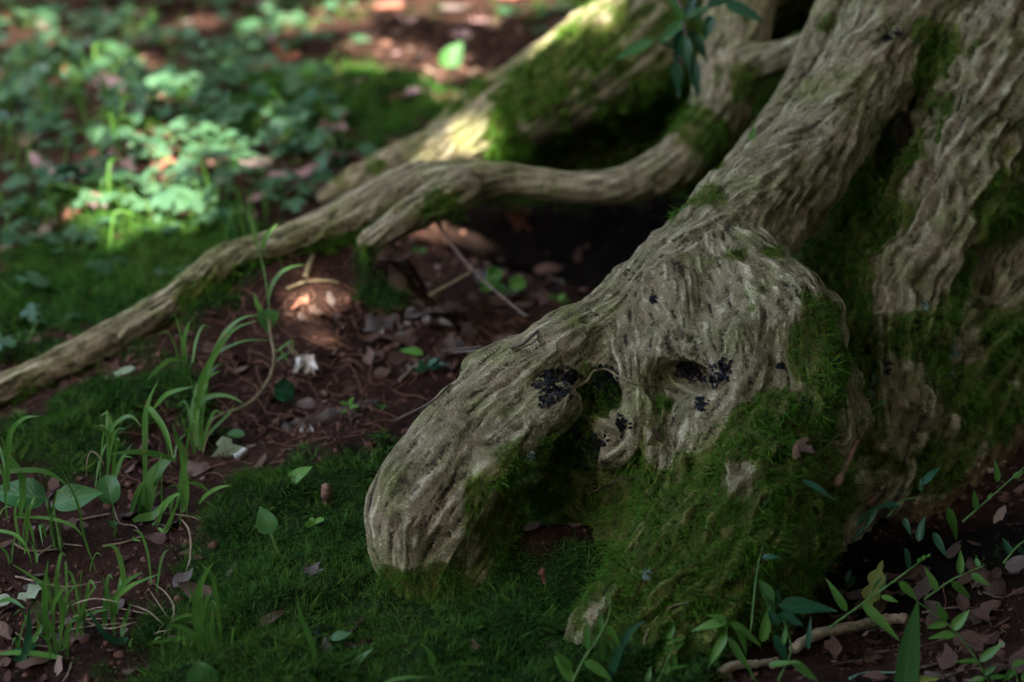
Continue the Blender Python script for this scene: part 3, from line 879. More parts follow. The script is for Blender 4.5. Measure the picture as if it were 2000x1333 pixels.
LO_ = LO_[~((ad > 206) & (ad < 312) & (el < 77)) & ~((ad > 90) & (ad < 172) & (el > 40) & (el < 76) & (rng.random(NO) < .75))]
LP = np.vstack([LP, LO_])
NL = len(LP)
LP[:, 2] += 0.25 * np.sin(LP[:, 0] * 1.7) + 0.25 * np.cos(LP[:, 1] * 1.3)
keep = np.ones(NL, bool)
for P, r in spot_p:
    rel_ = LP - P
    along = rel_ @ S
    dd = np.linalg.norm(rel_ - along[:, None] * S, axis=1)
    wob_ = 1 + 0.35 * vnoise(LP * 9, 91)
    keep &= dd > r * wob_ * 0.72 + (0.056 if r < 0.07 and P[1] > .7 else 0.078) + np.where(np.arange(NL) >= 46000, 0.13, 0)
gp = LP - S * (LP[:, 2] / S[2])[:, None]          # shadow point on the ground
inbg = np.exp(-((gp[:, 0] - bgc[0]) / .55) ** 2 - ((gp[:, 1] - bgc[1]) / .6) ** 2)
pn = vnoise(gp * np.array([9, 9, 0]) + 4.2, 13)
keep &= ~((pn > 0.50) & (inbg > 0.2))
NCOR = int(keep[:46000].sum())
LP = LP[keep]
NBIG = len(LP)
for px, py, r, m_ in DARK:
    P = hit(px, py)[0]
    t_ = rng.uniform(3.4, 4.6, m_)
    LP = np.vstack([LP, P + S * t_[:, None] + rng.normal(0, r * .6, (m_, 3))])
n = len(LP)
yaw = rng.uniform(0, 2 * np.pi, n); tilt = rng.normal(0, 0.45, n); roll = rng.normal(0, 0.4, n); Ls = rng.uniform(0.10, 0.17, n) * np.where((np.arange(n) >= NCOR) & (np.arange(n) < NBIG), 2.6, 1.0)
ax = np.stack([np.cos(yaw) * np.cos(tilt), np.sin(yaw) * np.cos(tilt), np.sin(tilt)], 1)
bx = np.stack([-np.sin(yaw), np.cos(yaw), roll], 1); bx /= np.linalg.norm(bx, axis=1, keepdims=True)
prof = [(0, 0), (.42, .27), (1, 0), (.42, -.27)]
cv_ = np.stack([LP + ax * (Ls * (a - .5))[:, None] + bx * (Ls * b)[:, None] for a, b in prof], 1).reshape(-1, 3)
cf = np.arange(n * 4).reshape(n, 4)
me = fast_mesh('crown', cv_ - tree_base, cf)
fattr(me, 'luv', np.full((n * 4, 3), 0.5))
tag(link('crown', me, M['crown'], tree), kind='stuff')

# unseen ring of foliage added to block horizon light; open towards the front left
NR = 36000
az = rng.uniform(0, 2 * np.pi, NR); rr = rng.uniform(5.6, 7.5, NR); zz = rng.uniform(0.0, 6.0, NR)
azd = np.degrees(az) % 360
okr = ~((azd > 95) & (azd <= 150) & (zz / rr > 0.55) & (rng.random(NR) < 0.6)) & ~((azd > 206) & (azd < 312) & (zz / rr > 0.50)) & ~((azd > 150) & (azd <= 206) & (zz / rr > 0.36) & (rng.random(NR) < 0.8))
LP = np.stack([np.sin(az) * rr, 0.5 + np.cos(az) * rr, zz], 1)[okr]
n = len(LP)
ax = rng.normal(0, 1, (n, 3)); ax /= np.linalg.norm(ax, axis=1, keepdims=True)
bx = np.cross(ax, rng.normal(0, 1, (n, 3))); bx /= np.linalg.norm(bx, axis=1, keepdims=True)
Ls = rng.uniform(.42, .66, n)
lprof = [(0, 0), (.42, .27), (1, 0), (.42, -.27)]
cv_ = np.stack([LP + ax * (Ls * (a - .5))[:, None] + bx * (Ls * b)[:, None] for a, b in lprof], 1).reshape(-1, 3)
me = fast_mesh('foliage_screen', cv_, np.arange(n * 4).reshape(n, 4))
fattr(me, 'luv', np.full((n * 4, 3), 0.5))
tag(link('foliage_screen', me, M['crown']), 'unseen green foliage ring added round the old tree to block side light', 'foliage_screen', kind='stuff')

# ------------------------------------------------------------------ strands (moss)
def strands(name, P, D, bend, L, W, mat, var, parent=None, origin=None):
    n = len(P)
    D = D / np.linalg.norm(D, axis=1, keepdims=True)
    sd = np.cross(D, rng.normal(0, 1, (n, 3))); sd /= np.linalg.norm(sd, axis=1, keepdims=True) + 1e-9
    rows = []
    for s_ in (0, .55, 1.0):
        c = P + D * (L * s_)[:, None] + bend * (L * s_ * s_)[:, None]
        if s_ < 1:
            ww = W * (0.8 if s_ == 0 else 0.95)
            rows += [c - sd * ww[:, None] / 2, c + sd * ww[:, None] / 2]
        else:
            rows.append(c)
    VV = np.stack(rows, 1)
    base = (np.arange(n) * 5)[:, None]
    F = np.concatenate([base + np.array([[0, 1, 3, 2]]), base + np.array([[2, 3, 4]])], 1).ravel()
    sizes = np.tile([4, 3], n)
    VV = VV.reshape(-1, 3)
    if origin is not None: VV = VV - origin
    me = fast_mesh(name, VV, F, sizes)
    sv = np.zeros((n, 5, 3), np.float32)
    sv[:, :, 0] = np.array([0, 0, .6, .6, 1.0])
    sv[:, :, 1] = var[:, None]
    fattr(me, 'sv', sv.reshape(-1, 3))
    return link(name, me, mat, parent)

def visible_weight(P):
    """thin out what lies outside the view of this camera or a step beside it"""
    r = P - CAM
    dz = r @ FW
    x = (r @ RT) / dz / K; y = (r @ UP) / dz / K
    near = (np.hypot(P[:, 0], P[:, 1] - .2) < 1.6) & (dz > .5)
    return np.where((np.abs(x) < 1250) & (np.abs(y) < 850) & (dz > .5), 1.0, np.where(near, 0.06, 0.0)) / np.maximum(np.abs(dz) / 1.6, 0.9) ** 2

def scatter(V_, Q_, NV_, dens, n, facing=None):
    c = V_[Q_].mean(1)
    area = np.linalg.norm(np.cross(V_[Q_[:, 2]] - V_[Q_[:, 0]], V_[Q_[:, 3]] - V_[Q_[:, 1]]), axis=1) / 2
    wt = area * dens[Q_].mean(1) * visible_weight(c)
    if facing is not None: wt = wt * facing(c, NV_[Q_[:, 0]])
    f = rng.choice(len(Q_), n, p=wt / wt.sum())
    a, b = rng.random(n)[:, None], rng.random(n)[:, None]
    q = Q_[f]
    P = (V_[q[:, 0]] * (1 - a) + V_[q[:, 1]] * a) * (1 - b) + (V_[q[:, 3]] * (1 - a) + V_[q[:, 2]] * a) * b
    return P, NV_[q[:, 0]], dens[q].mean(1)

def face_cam(c, nrm):
    v = CAM - c
    v /= np.linalg.norm(v, axis=1, keepdims=True)
    return np.where((v * nrm).sum(1) > -0.35, 1.0, 0.1)

def clump_dir(P, nrm, f, jit, seed):
    """neighbouring strands lean the same way"""
    fl = np.stack([vnoise(P * f + 11 * k, seed + k) for k in range(3)], 1)
    return nrm + 0.9 * fl + rng.normal(0, jit, P.shape)

NT = 190000
NS = 9
NT = 27000
P, nrm, dn = scatter(V, quads, NV, np.maximum(tmoss, 0.0) ** 1.3, NT, face_cam)
hue = np.clip(0.16 + 0.6 * fbm(P * 14, 3, 44) + rng.normal(0, .18, NT), 0, 1)
tsz = rng.uniform(.7, 1.35, NT)
lean = clump_dir(P, nrm * .9, 40, 0.25, 35)
P, nrm, dn, hue, tsz, lean = [np.repeat(a_, NS, 0) for a_ in (P, nrm, dn, hue, tsz, lean)]
NT *= NS
spread_ = rng.normal(0, 1, (NT, 3)); spread_ -= nrm * (spread_ * nrm).sum(1)[:, None]
P = P + spread_ * 0.0013
hgt = 0.35 + 1.1 * (vnoise(P * 75, 33) * .5 + .5)
L = rng.uniform(0.0035, 0.0085, NT) * tsz * hgt * (0.5 + 0.6 * dn)
W = rng.uniform(0.0005, 0.0010, NT)
dzt = np.clip(((P - CAM) @ FW) / 1.7, 1, 1.7); L = L * dzt; W = W * dzt ** 1.5
bend = rng.normal(0, 0.55, (NT, 3)) + np.array([0, 0, -0.55])
var = hue
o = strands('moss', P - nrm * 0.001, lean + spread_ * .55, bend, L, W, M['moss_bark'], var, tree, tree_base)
tag(o, kind='stuff')

NG = 150000
cov = gmoss.copy()
NG = 19000
P, nrm, dn = scatter(GV, GQ, GNV, cov ** 1.2, NG)
hue = np.clip(0.2 + 0.6 * fbm(P * 9, 3, 144) + rng.normal(0, .2, NG), 0, 1)
tsz = rng.uniform(.6, 1.4, NG)
lean = clump_dir(P, nrm, 30, 0.25, 135)
P, nrm, dn, hue, tsz, lean = [np.repeat(a_, NS, 0) for a_ in (P, nrm, dn, hue, tsz, lean)]
NG *= NS
spread_ = rng.normal(0, 1, (NG, 3)); spread_ -= nrm * (spread_ * nrm).sum(1)[:, None]
P = P + spread_ * 0.0014
hgt = 0.3 + 1.2 * (vnoise(P * 60, 133) * .5 + .5)
dz = (P - CAM) @ FW
L = rng.uniform(0.004, 0.0095, NG) * tsz * hgt * (0.6 + 0.5 * dn) * np.clip(dz / 1.7, 1, 2.2)
W = rng.uniform(0.0005, 0.0011, NG) * np.clip(dz / 1.6, 1, 2.5)
bend = rng.normal(0, 0.65, (NG, 3)) + np.array([0, 0, -0.25])
var = hue
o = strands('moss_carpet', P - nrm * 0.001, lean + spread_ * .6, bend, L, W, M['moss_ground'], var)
tag(o, 'deep green moss carpeting the forest floor around the roots', 'moss', kind='stuff')

# ------------------------------------------------------------------ loose soil: clods, chips, rootlets
def in_frame(P, mx=1150, my=800):
    r = P - CAM; dz = r @ FW
    return (abs((r @ RT) / dz / K) < mx) and (abs((r @ UP) / dz / K) < my)

ico_v = np.array([(0, 0, 1), (.89, 0, .45), (.28, .85, .45), (-.72, .53, .45), (-.72, -.53, .45), (.28, -.85, .45), (.72, .53, -.45), (-.28, .85, -.45), (-.89, 0, -.45), (-.28, -.85, -.45), (.72, -.53, -.45), (0, 0, -1)])
ico_f = np.array([(0,1,2),(0,2,3),(0,3,4),(0,4,5),(0,5,1),(1,6,2),(2,7,3),(3,8,4),(4,9,5),(5,10,1),(1,10,6),(2,6,7),(3,7,8),(4,8,9),(5,9,10),(11,7,6),(11,8,7),(11,9,8),(11,10,9),(11,6,10)])
NC = 11000
P, nrm, dn = scatter(GV, GQ, GNV, (1 - .9 * shade_amt) * np.clip(1 - gmoss, 0, 1) * np.clip(0.3 + fbm(GV * 14, 2, 70), 0.05, 1), NC)
sz = rng.gamma(1.5, 0.0008, NC) + 0.0008
sz *= np.clip(((P - CAM) @ FW) / 1.9, 0.8, 2)
axs = rng.uniform(0.6, 1.4, (NC, 1, 3))
rv = ico_v[None] * axs * rng.uniform(0.75, 1.2, (NC, 12, 1)) * sz[:, None, None]
CVx = (P[:, None, :] + rv + np.array([0, 0, 0.0005])).reshape(-1, 3)
CF = (ico_f[None] + (np.arange(NC) * 12)[:, None, None]).reshape(-1, 3)
me = fast_mesh('soil_crumbs', CVx, CF)
tag(link('soil_crumbs', me, M['clod']), 'loose reddish crumbs of soil strewn between the roots', 'soil crumbs', kind='stuff')

# chips of broken dead leaf
NCH = 7000
P, nrm, dn = scatter(GV, GQ, GNV, (1 - .85 * shade_amt) * np.clip(1.05 - gmoss, 0.22, 1) * np.clip(0.35 + fbm(GV * 7, 2, 72), 0.03, 1), NCH)
yaw = rng.uniform(0, 6.28, NCH); s1 = (.0022 + .008 * rng.random(NCH) ** 2.2) * np.clip(((P - CAM) @ FW) / 1.9, 0.8, 2.2); s2 = s1 * rng.uniform(.3, .8, NCH)
ax = np.stack([np.cos(yaw), np.sin(yaw), rng.normal(0, .35, NCH)], 1); bx = np.stack([-np.sin(yaw), np.cos(yaw), rng.normal(0, .35, NCH)], 1)
up_ = np.array([0, 0, 1.0])
rows = []
for a, b, c in [(-1, 0, .25), (-.3, -1, 0), (.8, -.6, .15), (1, .2, .3), (.3, 1, 0), (-.6, .7, .1), (0, 0, -.1)]:
    rows.append(P + ax * (s1 * a)[:, None] + bx * (s2 * b)[:, None] + up_ * ((s1 * c) * rng.uniform(.2, 1.6, NCH) + .0025)[:, None])
VV = np.stack(rows, 1).reshape(-1, 3)
CF = (np.array([(6, i, (i + 1) % 6) for i in range(6)])[None] + (np.arange(NCH) * 7)[:, None, None]).reshape(-1, 3)
me = fast_mesh('leaf_litter', VV, CF)
m, nd, ln, bs = newmat('leaf_litter')
geo = N(nd, 'ShaderNodeNewGeometry')
rp = ramp(nd, [(0.0, (0.022, 0.012, 0.008)), (0.5, (0.06, 0.032, 0.021)), (0.85, (0.115, 0.072, 0.05)), (1.0, (0.24, 0.18, 0.13))])
ln.new(geo.outputs['Random Per Island'], rp.inputs[0]); ln.new(rp.outputs[0], bs.inputs['Base Color']); bs.inputs['Roughness'].default_value = 0.8; bs.inputs['Specular IOR Level'].default_value = 0.1
tag(link('leaf_litter', me, m), 'broken brown scraps of dead leaf scattered on the soil', 'leaf litter', kind='stuff')

mb = MB()
P, nrm, dn = scatter(GV, GQ, GNV, np.clip(1 - gmoss, 0, 1) * np.exp(-((GV[:, 0] + .2) / .3) ** 2 - ((GV[:, 1] + .12) / .25) ** 2) + 1e-6, 420)
for p in P:
    a = random.uniform(0, 6.28); l = random.uniform(.02, .07); pts = [p + [0, 0, .002]]
    for k in range(4):
        a += random.gauss(0, .6)
        q = pts[-1] + np.array([math.cos(a), math.sin(a), 0]) * l / 4
        q[2] = float(gpoint(q[0], q[1])[0][2]) + random.uniform(.001, .008)
        pts.append(q)
    tube(mb, catmull(pts, n=6), random.uniform(.0003, .0007), 4, cap=False)
tag(link('rootlets', mb.mesh('rootlets'), M['rootlet']), 'tangle of fine red brown rootlets lying on the bare soil', 'rootlets', kind='stuff')

# ------------------------------------------------------------------ leaf and blade makers
def prof(kind, s_):
    if kind == 'ovate': return math.sin(math.pi * s_ ** 0.72) ** 0.85 * (1 - .12 * s_)
    if kind == 'round': return math.sqrt(max(0, 1 - (2 * s_ - 1) ** 2)) ** 0.9
    if kind == 'lance': return math.sin(math.pi * s_ ** 0.62) ** 0.9
    if kind == 'heart': return (math.sin(math.pi * min(1, s_ + .12) ** 0.6)) ** 0.7 * (1 - .2 * s_)
    if kind == 'lobed': return math.sin(math.pi * s_ ** 0.8) ** 0.7 * (0.78 + .32 * math.cos(s_ * 19))
    return math.sin(math.pi * s_)

def leaf_geo(mb, kind, L, W, n=9, cols=2, fold=.25, curl=.2, wave=.04, seed=0, mtx=None, twist=0.0):
    """a leaf from the origin along +Y, upper face +Z, midrib folded, edges waved"""
    r = random.Random(seed)
    ph = r.uniform(0, 6.28)
    vs_, uv, fs = [], [], []
    for i in range(n + 1):
        s_ = i / n
        wd = max(prof(kind, s_), 0.0) * W / 2
        if i in (0, n): wd = W * 0.012
        yy = L * s_; zz = -curl * L * s_ * s_
        tw = twist * s_
        for c in range(-cols, cols + 1):
            t = c / cols
            x = wd * t
            z = abs(t) * wd * fold * 1.0 + wave * W * math.sin(s_ * 9 + ph + 2.2 * (t > 0)) * abs(t)
            x2 = x * math.cos(tw) - z * math.sin(tw); z2 = x * math.sin(tw) + z * math.cos(tw)
            vs_.append((x2, yy, zz + z2)); uv.append((t, s_, 0))
    m_ = 2 * cols + 1
    for i in range(n):
        for c in range(2 * cols):
            a = i * m_ + c
            fs.append((a, a + 1, a + m_ + 1, a + m_))
    if mtx is not None: vs_ = [tuple(mtx @ Vector(p)) for p in vs_]
    mb.add(vs_, fs, uv)

def palm_geo(mb, R, lobes=5, seed=0, cup=.15, n=40):
    """lobed ivy-like leaf, petiole at the origin, lying along +Y"""
    r = random.Random(seed)
    vs_, uv, fs = [(0, 0, 0)], [(0, 0, 0)], []
    rings = [0.5, 1.0]
    for ring in rings:
        for k in range(n + 1):
            th = math.radians(-150 + 300 * k / n)
            lb = abs(math.cos(th * lobes / 2 * 300 / 330)) ** 0.7
            rr = R * (0.45 + 0.55 * lb) * (1 - 0.25 * abs(th) / 2.6) * (1 + .06 * r.uniform(-1, 1)) * ring
            x, y = rr * math.sin(th), rr * math.cos(th)
            vs_.append((x, y, cup * R * (ring * ring) * (0.5 - lb) + .04 * R * r.uniform(-1, 1)))
            uv.append((0.5, ring, 0))
    m_ = n + 1
    for k in range(n):
        fs.append((0, 1 + k + 1, 1 + k))
        fs.append((1 + k, 1 + k + 1, 1 + m_ + k + 1, 1 + m_ + k))
    mb.add(vs_, fs, uv)

def frame_mtx(p, ydir, nrm):
    y = np.asarray(ydir, float); y = y / (np.linalg.norm(y) + 1e-9)
    z = np.asarray(nrm, float); z = z - y * (z @ y)
    if np.linalg.norm(z) < 1e-4: z = np.cross(y, [1, 0, 0.3])
    z = z / np.linalg.norm(z); x = np.cross(y, z)
    return Matrix(((x[0], y[0], z[0], p[0]), (x[1], y[1], z[1], p[1]), (x[2], y[2], z[2], p[2]), (0, 0, 0, 1)))

def ribbon(mb, P, wid, seed=0, fold=.25, tilt=None, taper=0.5):
    """grass blade along P; wid = full width in metres at the widest"""
    r = random.Random(seed)
    P = catmull(P, n=12)
    n = len(P)
    T = np.gradient(P, axis=0); T /= np.linalg.norm(T, axis=1, keepdims=True) + 1e-9
    tl = r.uniform(-.6, .6) if tilt is None else tilt
    vs_, uv, fs = [], [], []
    for i in range(n):
        s_ = i / (n - 1)
        v = CAM - P[i]; v /= np.linalg.norm(v)
        v = v * .6 + np.array([0, 0, .55])
        sd = np.cross(T[i], v); sd /= np.linalg.norm(sd) + 1e-9
        nn = np.cross(sd, T[i])
        a = tl * (0.4 + .6 * s_)
        sd, nn = sd * math.cos(a) + nn * math.sin(a), nn * math.cos(a) - sd * math.sin(a)
        ww = wid / 2 * min(1.0, 0.45 + 2.2 * s_) * (1 - max(0, (s_ - taper) / (1 - taper)) ** 1.5) + wid * .01
        vs_ += [P[i] - sd * ww + nn * ww * fold, P[i], P[i] + sd * ww + nn * ww * fold]
        uv += [(-1, s_, 0), (0, s_, 0), (1, s_, 0)]
    for i in range(n - 1):
        for c in (0, 1):
            a = i * 3 + c
            fs.append((a, a + 1, a + 4, a + 3))
    mb.add(vs_, fs, uv)

def img_path(pts, base, spread=0.0):
    """photo polyline -> 3D polyline near the depth of its base; spread: how far the far end comes towards the lens"""
    d0 = depth(base)
    n = len(pts)
    return np.array([at(px, py, d0 - spread * (i / max(1, n - 1))) for i, (px, py) in enumerate(pts)])

seedc = [100]
def nseed():
    seedc[0] += 1
    return seedc[0]

def grass_clump(label, base_px, blades, mat='grass', group=None, name='grass_clump', lift=None):
    """blades: (width px, [points from root to tip]) ; a negative width marks a dry straw blade"""
    base = hit(*base_px, tree=False)[0]
    root = empty(name, base, label, 'grass', group)
    for wpx, pts in blades:
        mat_ = M[mat]
        nm = 'blade'
        if wpx < 0: wpx, mat_, nm = -wpx, M['straw'], 'dry_blade'
        if isinstance(wpx, float): mat_ = M['grass_dark']
        s_ = nseed()
        r = random.Random(s_)
        b = MB()
        P_ = img_path(pts, base + np.array([0, r.uniform(-.02, .02), 0]), r.uniform(-.01, .05))
        for q in P_:
            gz = float(ground_z(q[0], q[1])) + .004
            if q[2] < gz: q[2] = gz
        ribbon(b, P_ - base, wpx * K * depth(base), s_)
        o = link(nm, b.mesh(nm), mat_, root)
        if nm == 'dry_blade': o['label'] = 'dry straw coloured blade'
    # thin young blades between the traced ones
    rr = random.Random(nseed())
    for k in range(max(3, len(blades)) if len(blades) > 3 else 0):
        bx_, by_ = blades[rr.randrange(len(blades))][1][0]
        bx_ += rr.uniform(-18, 18); by_ += rr.uniform(-8, 14)
        hh = rr.uniform(40, 120); ln_ = rr.uniform(-45, 45)
        P_ = img_path([(bx_, by_), (bx_ + ln_ * .2, by_ - hh * .55), (bx_ + ln_ * .6, by_ - hh * .95), (bx_ + ln_ * 1.1, by_ - hh * rr.uniform(.8, 1.05))], base, rr.uniform(-.02, .04))
        b = MB(); ribbon(b, P_ - base, rr.uniform(3, 7) * K * depth(base), nseed())
        link('blade', b.mesh('blade'), M[mat], root)
    return root

# ------------------------------------------------------------------ grasses at the left
grass_clump('tall grass clump with long arching blades leaning right beside the bank', (388, 880), [
    (11, [(385,885),(389,783),(413,706),(441,650),(473,622),(508,615)]), (12, [(387,800),(392,750),(410,710),(452,647),(505,626)]),
    (9, [(400,760),(417,699),(455,675),(490,665),(536,666)]), (3, [(392,870),(380,780),(364,706)]), (10, [(364,706),(359,671),(368,636),(375,626)]),
    (10, [(364,706),(336,703),(308,720),(284,748)]), (10, [(301,797),(329,769),(378,755)]), (9, [(385,800),(392,766),(406,738),(431,724)]),
    (10, [(378,850),(380,815),(389,787),(420,773),(452,776),(480,792)]), (10, [(390,880),(396,867),(420,836),(448,808),(459,787)]), (5, [(386,885),(398,800),(410,720)]),
    (-2, [(384,900),(382,860),(376,835)]), (-3, [(395,905),(400,870),(418,815)])])
grass_clump('dense grass clump of broad upright blades at left centre of the slope', (285, 1010), [
    (13, [(284,1000),(284,846),(285,811),(294,776),(310,741)]), (12, [(290,795),(294,801),(315,829),(329,860),(340,905)]), (13, [(345,1000),(361,900),(347,860),(336,825)]),
    (15, [(345,900),(301,888),(259,884),(210,888)]), (9, [(277,836),(259,815),(238,818),(214,843),(211,880)][::-1]), (5, [(212,867),(210,853),(196,836),(179,831)]),
    (30, [(282,1000),(284,985),(298,936),(322,905),(345,890)]), (12, [(357,1040),(361,1006),(364,954),(354,883),(347,850)]), (19, [(268,1118),(280,1059),(305,1006),(333,975),(356,962)]),
    (6, [(291,1276),(275,1230),(270,1181),(268,1118)]), (11, [(305,1080),(305,1060),(308,1024),(322,982)]), (10, [(315,1118),(326,1062),(350,971)]), (9, [(224,940),(238,898),(259,866)]),
    (8, [(362,942),(389,947),(410,962)]), (11, [(389,992),(403,968),(427,954),(452,948)]), (8, [(290,1000),(300,940),(318,880)]), (10, [(256,1030),(270,960),(290,930)]), (5, [(283,1050),(286,960),(282,880)]),
    (-3, [(203,940),(212,960),(222,992),(234,1022),(262,1027),(275,1045)]), (-2, [(280,1140),(276,1080),(262,1030)]), (-2, [(320,1010),(372,1030),(392,1028)]), (-2, [(169,930),(170,898),(180,882),(198,898),(206,920)])])
grass_clump('loose grass blades over the broad leaves at the left edge', (90, 1100), [
    (12, [(16,960),(16,888),(21,846),(46,818),(77,813)]), (15, [(0,874),(15,890),(42,929),(45,960),(40,1010)][::-1]), (11, [(-30,925),(0,922),(70,919),(105,929),(133,950)]),
    (5, [(189,1125),(165,1052),(154,992),(133,943),(112,901)]), (9, [(31,1011),(91,1013),(140,1027),(165,1052)]), (9, [(-20,1036),(0,1038),(28,1045),(49,1066),(63,1104)]),
    (6, [(40,1070),(30,1000),(46,960)]), (7, [(52,1060),(56,1000),(72,980)]), (6, [(75,1130),(70,1080),(52,1048)]), (5, [(20,1120),(12,1080),(-10,1060)]), (7, [(90,1050),(84,1030),(78,1028),(84,1068)])])
grass_clump('low grass tuft in the lower left corner with fine upright blades', (110, 1270), [
    (13, [(95,1280),(89,1199),(88,1146),(95,1090)]), (9, [(21,1101),(60,1125),(84,1146),(102,1181),(105,1230)][::-1]), (8, [(103,1200),(105,1181),(119,1157),(144,1132)]), (9, [(122,1230),(124,1199),(130,1164),(154,1138)]),
    (14, [(-20,1280),(0,1278),(53,1276),(102,1286),(123,1300)][::-1]), (14.0, [(32,1345),(46,1286),(56,1234),(56,1181)]), (10, [(50,1290),(56,1262),(77,1227),(63,1181)]),
    (8, [(110,1290),(105,1240),(80,1190),(45,1165)]), (8.0, [(20,1340),(60,1300),(80,1270)]), (9, [(125,1310),(126,1260),(134,1200)]), (5, [(100,1300),(94,1240),(92,1180)]), (9, [(-10,1180),(20,1172),(50,1190)]),
    (7, [(118,1280),(120,1180),(108,1110)]), (8, [(60,1330),(70,1250),(100,1190)])])
grass_clump('grass tuft with forked blades left of the moss bed', (228, 1250), [
    (10, [(242,1145),(242,1132),(235,1094),(221,1067),(196,1069)]), (11, [(224,1200),(224,1181),(242,1143),(266,1125),(280,1118)]), (10, [(226,1200),(228,1171),(259,1143),(315,1120)]),
    (9, [(207,1230),(207,1216),(210,1174),(200,1122)]), (10, [(224,1240),(219,1181),(228,1155)]), (12, [(242,1290),(242,1223),(256,1174)]), (14.0, [(258,1345),(231,1279),(203,1237),(165,1181)]),
    (8, [(150,1240),(165,1180),(190,1140)]), (9, [(140,1215),(180,1198),(215,1190)]), (-2, [(120,1190),(180,1170),(240,1178)]), (-2, [(160,1210),(210,1228),(270,1214)]), (-2, [(290,1150),(310,1180),(330,1210)]), (-2, [(300,1140),(325,1160),(340,1190),(330,1230)]),
    (-3, [(305,1290),(320,1285),(345,1282)]), (-2, [(250,1180),(290,1195),(320,1222)]), (-2, [(150,1250),(170,1215),(205,1180)]), (-2, [(130,1230),(190,1222),(250,1216)]), (-3, [(355,1015),(370,1040),(371,1090),(360,1125)])])
grass_clump('bright grass tuft of narrow blades standing in the lower moss', (408, 1290), [
    (14, [(382,1230),(382,1202),(385,1164),(399,1125),(419,1097)]), (10, [(435,1290),(426,1199),(420,1157),(413,1122),(382,1094)]), (18, [(404,1310),(405,1286),(392,1255),(361,1230),(329,1220)]),
    (9, [(412,1250),(410,1230),(396,1206),(364,1202),(329,1216)]), (8, [(380,1240),(368,1244),(326,1251),(291,1258)]), (10, [(385,1260),(389,1230),(403,1174),(415,1157)]), (5, [(415,1280),(418,1220),(412,1160)]), (4, [(408,1290),(404,1230),(410,1180)])])
grass_clump('single grass shoot with two blades in the moss near the bottom', (615, 1298), [
    (11, [(615,1300),(610,1262),(592,1216),(578,1174)]), (8, [(612,1275),(596,1265),(561,1251),(529,1246)]), (4, [(617,1320),(615,1280),(614,1240)])])
grass_clump('short curved grass blades at the bottom edge left of the stump', (700, 1325), [
    (16, [(685,1345),(690,1310),(705,1285),(730,1267)]), (8, [(740,1340),(780,1325),(850,1322)]), (6, [(815,1340),(816,1310),(820,1290)])])
grass_clump('slim blades rising behind the bank above the thin root', (455, 470), [
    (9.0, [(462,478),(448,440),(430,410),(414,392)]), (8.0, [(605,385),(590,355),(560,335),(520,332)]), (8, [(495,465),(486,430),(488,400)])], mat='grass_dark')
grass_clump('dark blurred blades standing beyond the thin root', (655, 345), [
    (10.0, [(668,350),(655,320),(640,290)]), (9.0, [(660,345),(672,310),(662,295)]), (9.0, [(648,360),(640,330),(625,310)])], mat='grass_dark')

# the spindly seedling in front of the bank
def tube_obj(name, pts3, r0, r1, mat, parent=None, base=None, sides=6, wob=0.0, n=14):
    P_ = catmull(pts3, n=n)
    b = MB()
    tube(b, P_ - (base if base is not None else 0), np.linspace(r0, r1, len(P_)), sides, wob, random.Random(nseed()))
    return link(name, b.mesh(name), mat, parent)

def leaf_obj(parent, base, p0, p1, wpx, kind, mat, toward=0.5, name='leaf', curl=.15, fold=.3, n=10, cols=2, label=None, wave=.04, twist=None, ddep=0.0, nrm=None):
    """a leaf between two photo points; base depth from the parent's base"""
    s_ = nseed(); r = random.Random(s_)
    d0 = depth(base)
    A = at(*p0, d0 + ddep); B = at(*p1, d0 + ddep - r.uniform(-.2, .5) * .02)
    L_ = np.linalg.norm(B - A)
    b = MB()
    leaf_geo(b, kind, L_, wpx * K * d0, n, cols, fold, curl, wave, s_, twist=r.uniform(-.25, .25) if twist is None else twist)
    v = CAM - A; v /= np.linalg.norm(v)
    nn = nrm if nrm is not None else v * toward + np.array([r.uniform(-.25, .25), r.uniform(-.2, .1), 1 - toward])
    o = link(name, b.mesh(name), M[mat], parent, mtx=frame_mtx(A - base, B - A, nn))
    if label: o['label'] = label
    return o

b0 = hit(392, 868, tree=False)[0]
sd = empty('seedling', b0, 'spindly woody seedling with a heart shaped leaf leaning over the bank', 'seedling')
st = img_path([(392,868),(420,818),(484,790),(522,748),(536,699),(528,650),(526,601)], b0, -.10)
tube_obj('stem', st, .0024, .0013, M['stem_tan'], sd, b0)
up2 = img_path([(526,601),(519,545),(505,486),(488,425)], st[-1], 0)
tube_obj('shoot', up2, .0013, .0007, M['stem'], sd, b0)
for w_, pts in [(9, [(524,585),(530,560),(547,535),(570,522),(596,517)]), (11, [(514,490),(515,475),(526,454),(543,437)]), (8, [(503,485),(495,450),(486,420),(487,402)]), (9, [(516,615),(502,595),(497,572)]),
                (5, [(536,690),(560,672),(572,668),(570,690)]), (6, [(540,705),(560,692),(575,685)]), (4, [(545,680),(558,700),(568,712)])]:
    b = MB(); ribbon(b, img_path(pts, st[-1]) - b0, w_ * K * depth(st[-1]), nseed()); link('blade', b.mesh('blade'), M['grass'], sd)
leaf_obj(sd, st[-1] * 1.0, (522, 604), (524, 656), 46, 'heart', 'leaf', .8).location = Vector(at(522, 604, depth(st[-1]) - .01) - b0)

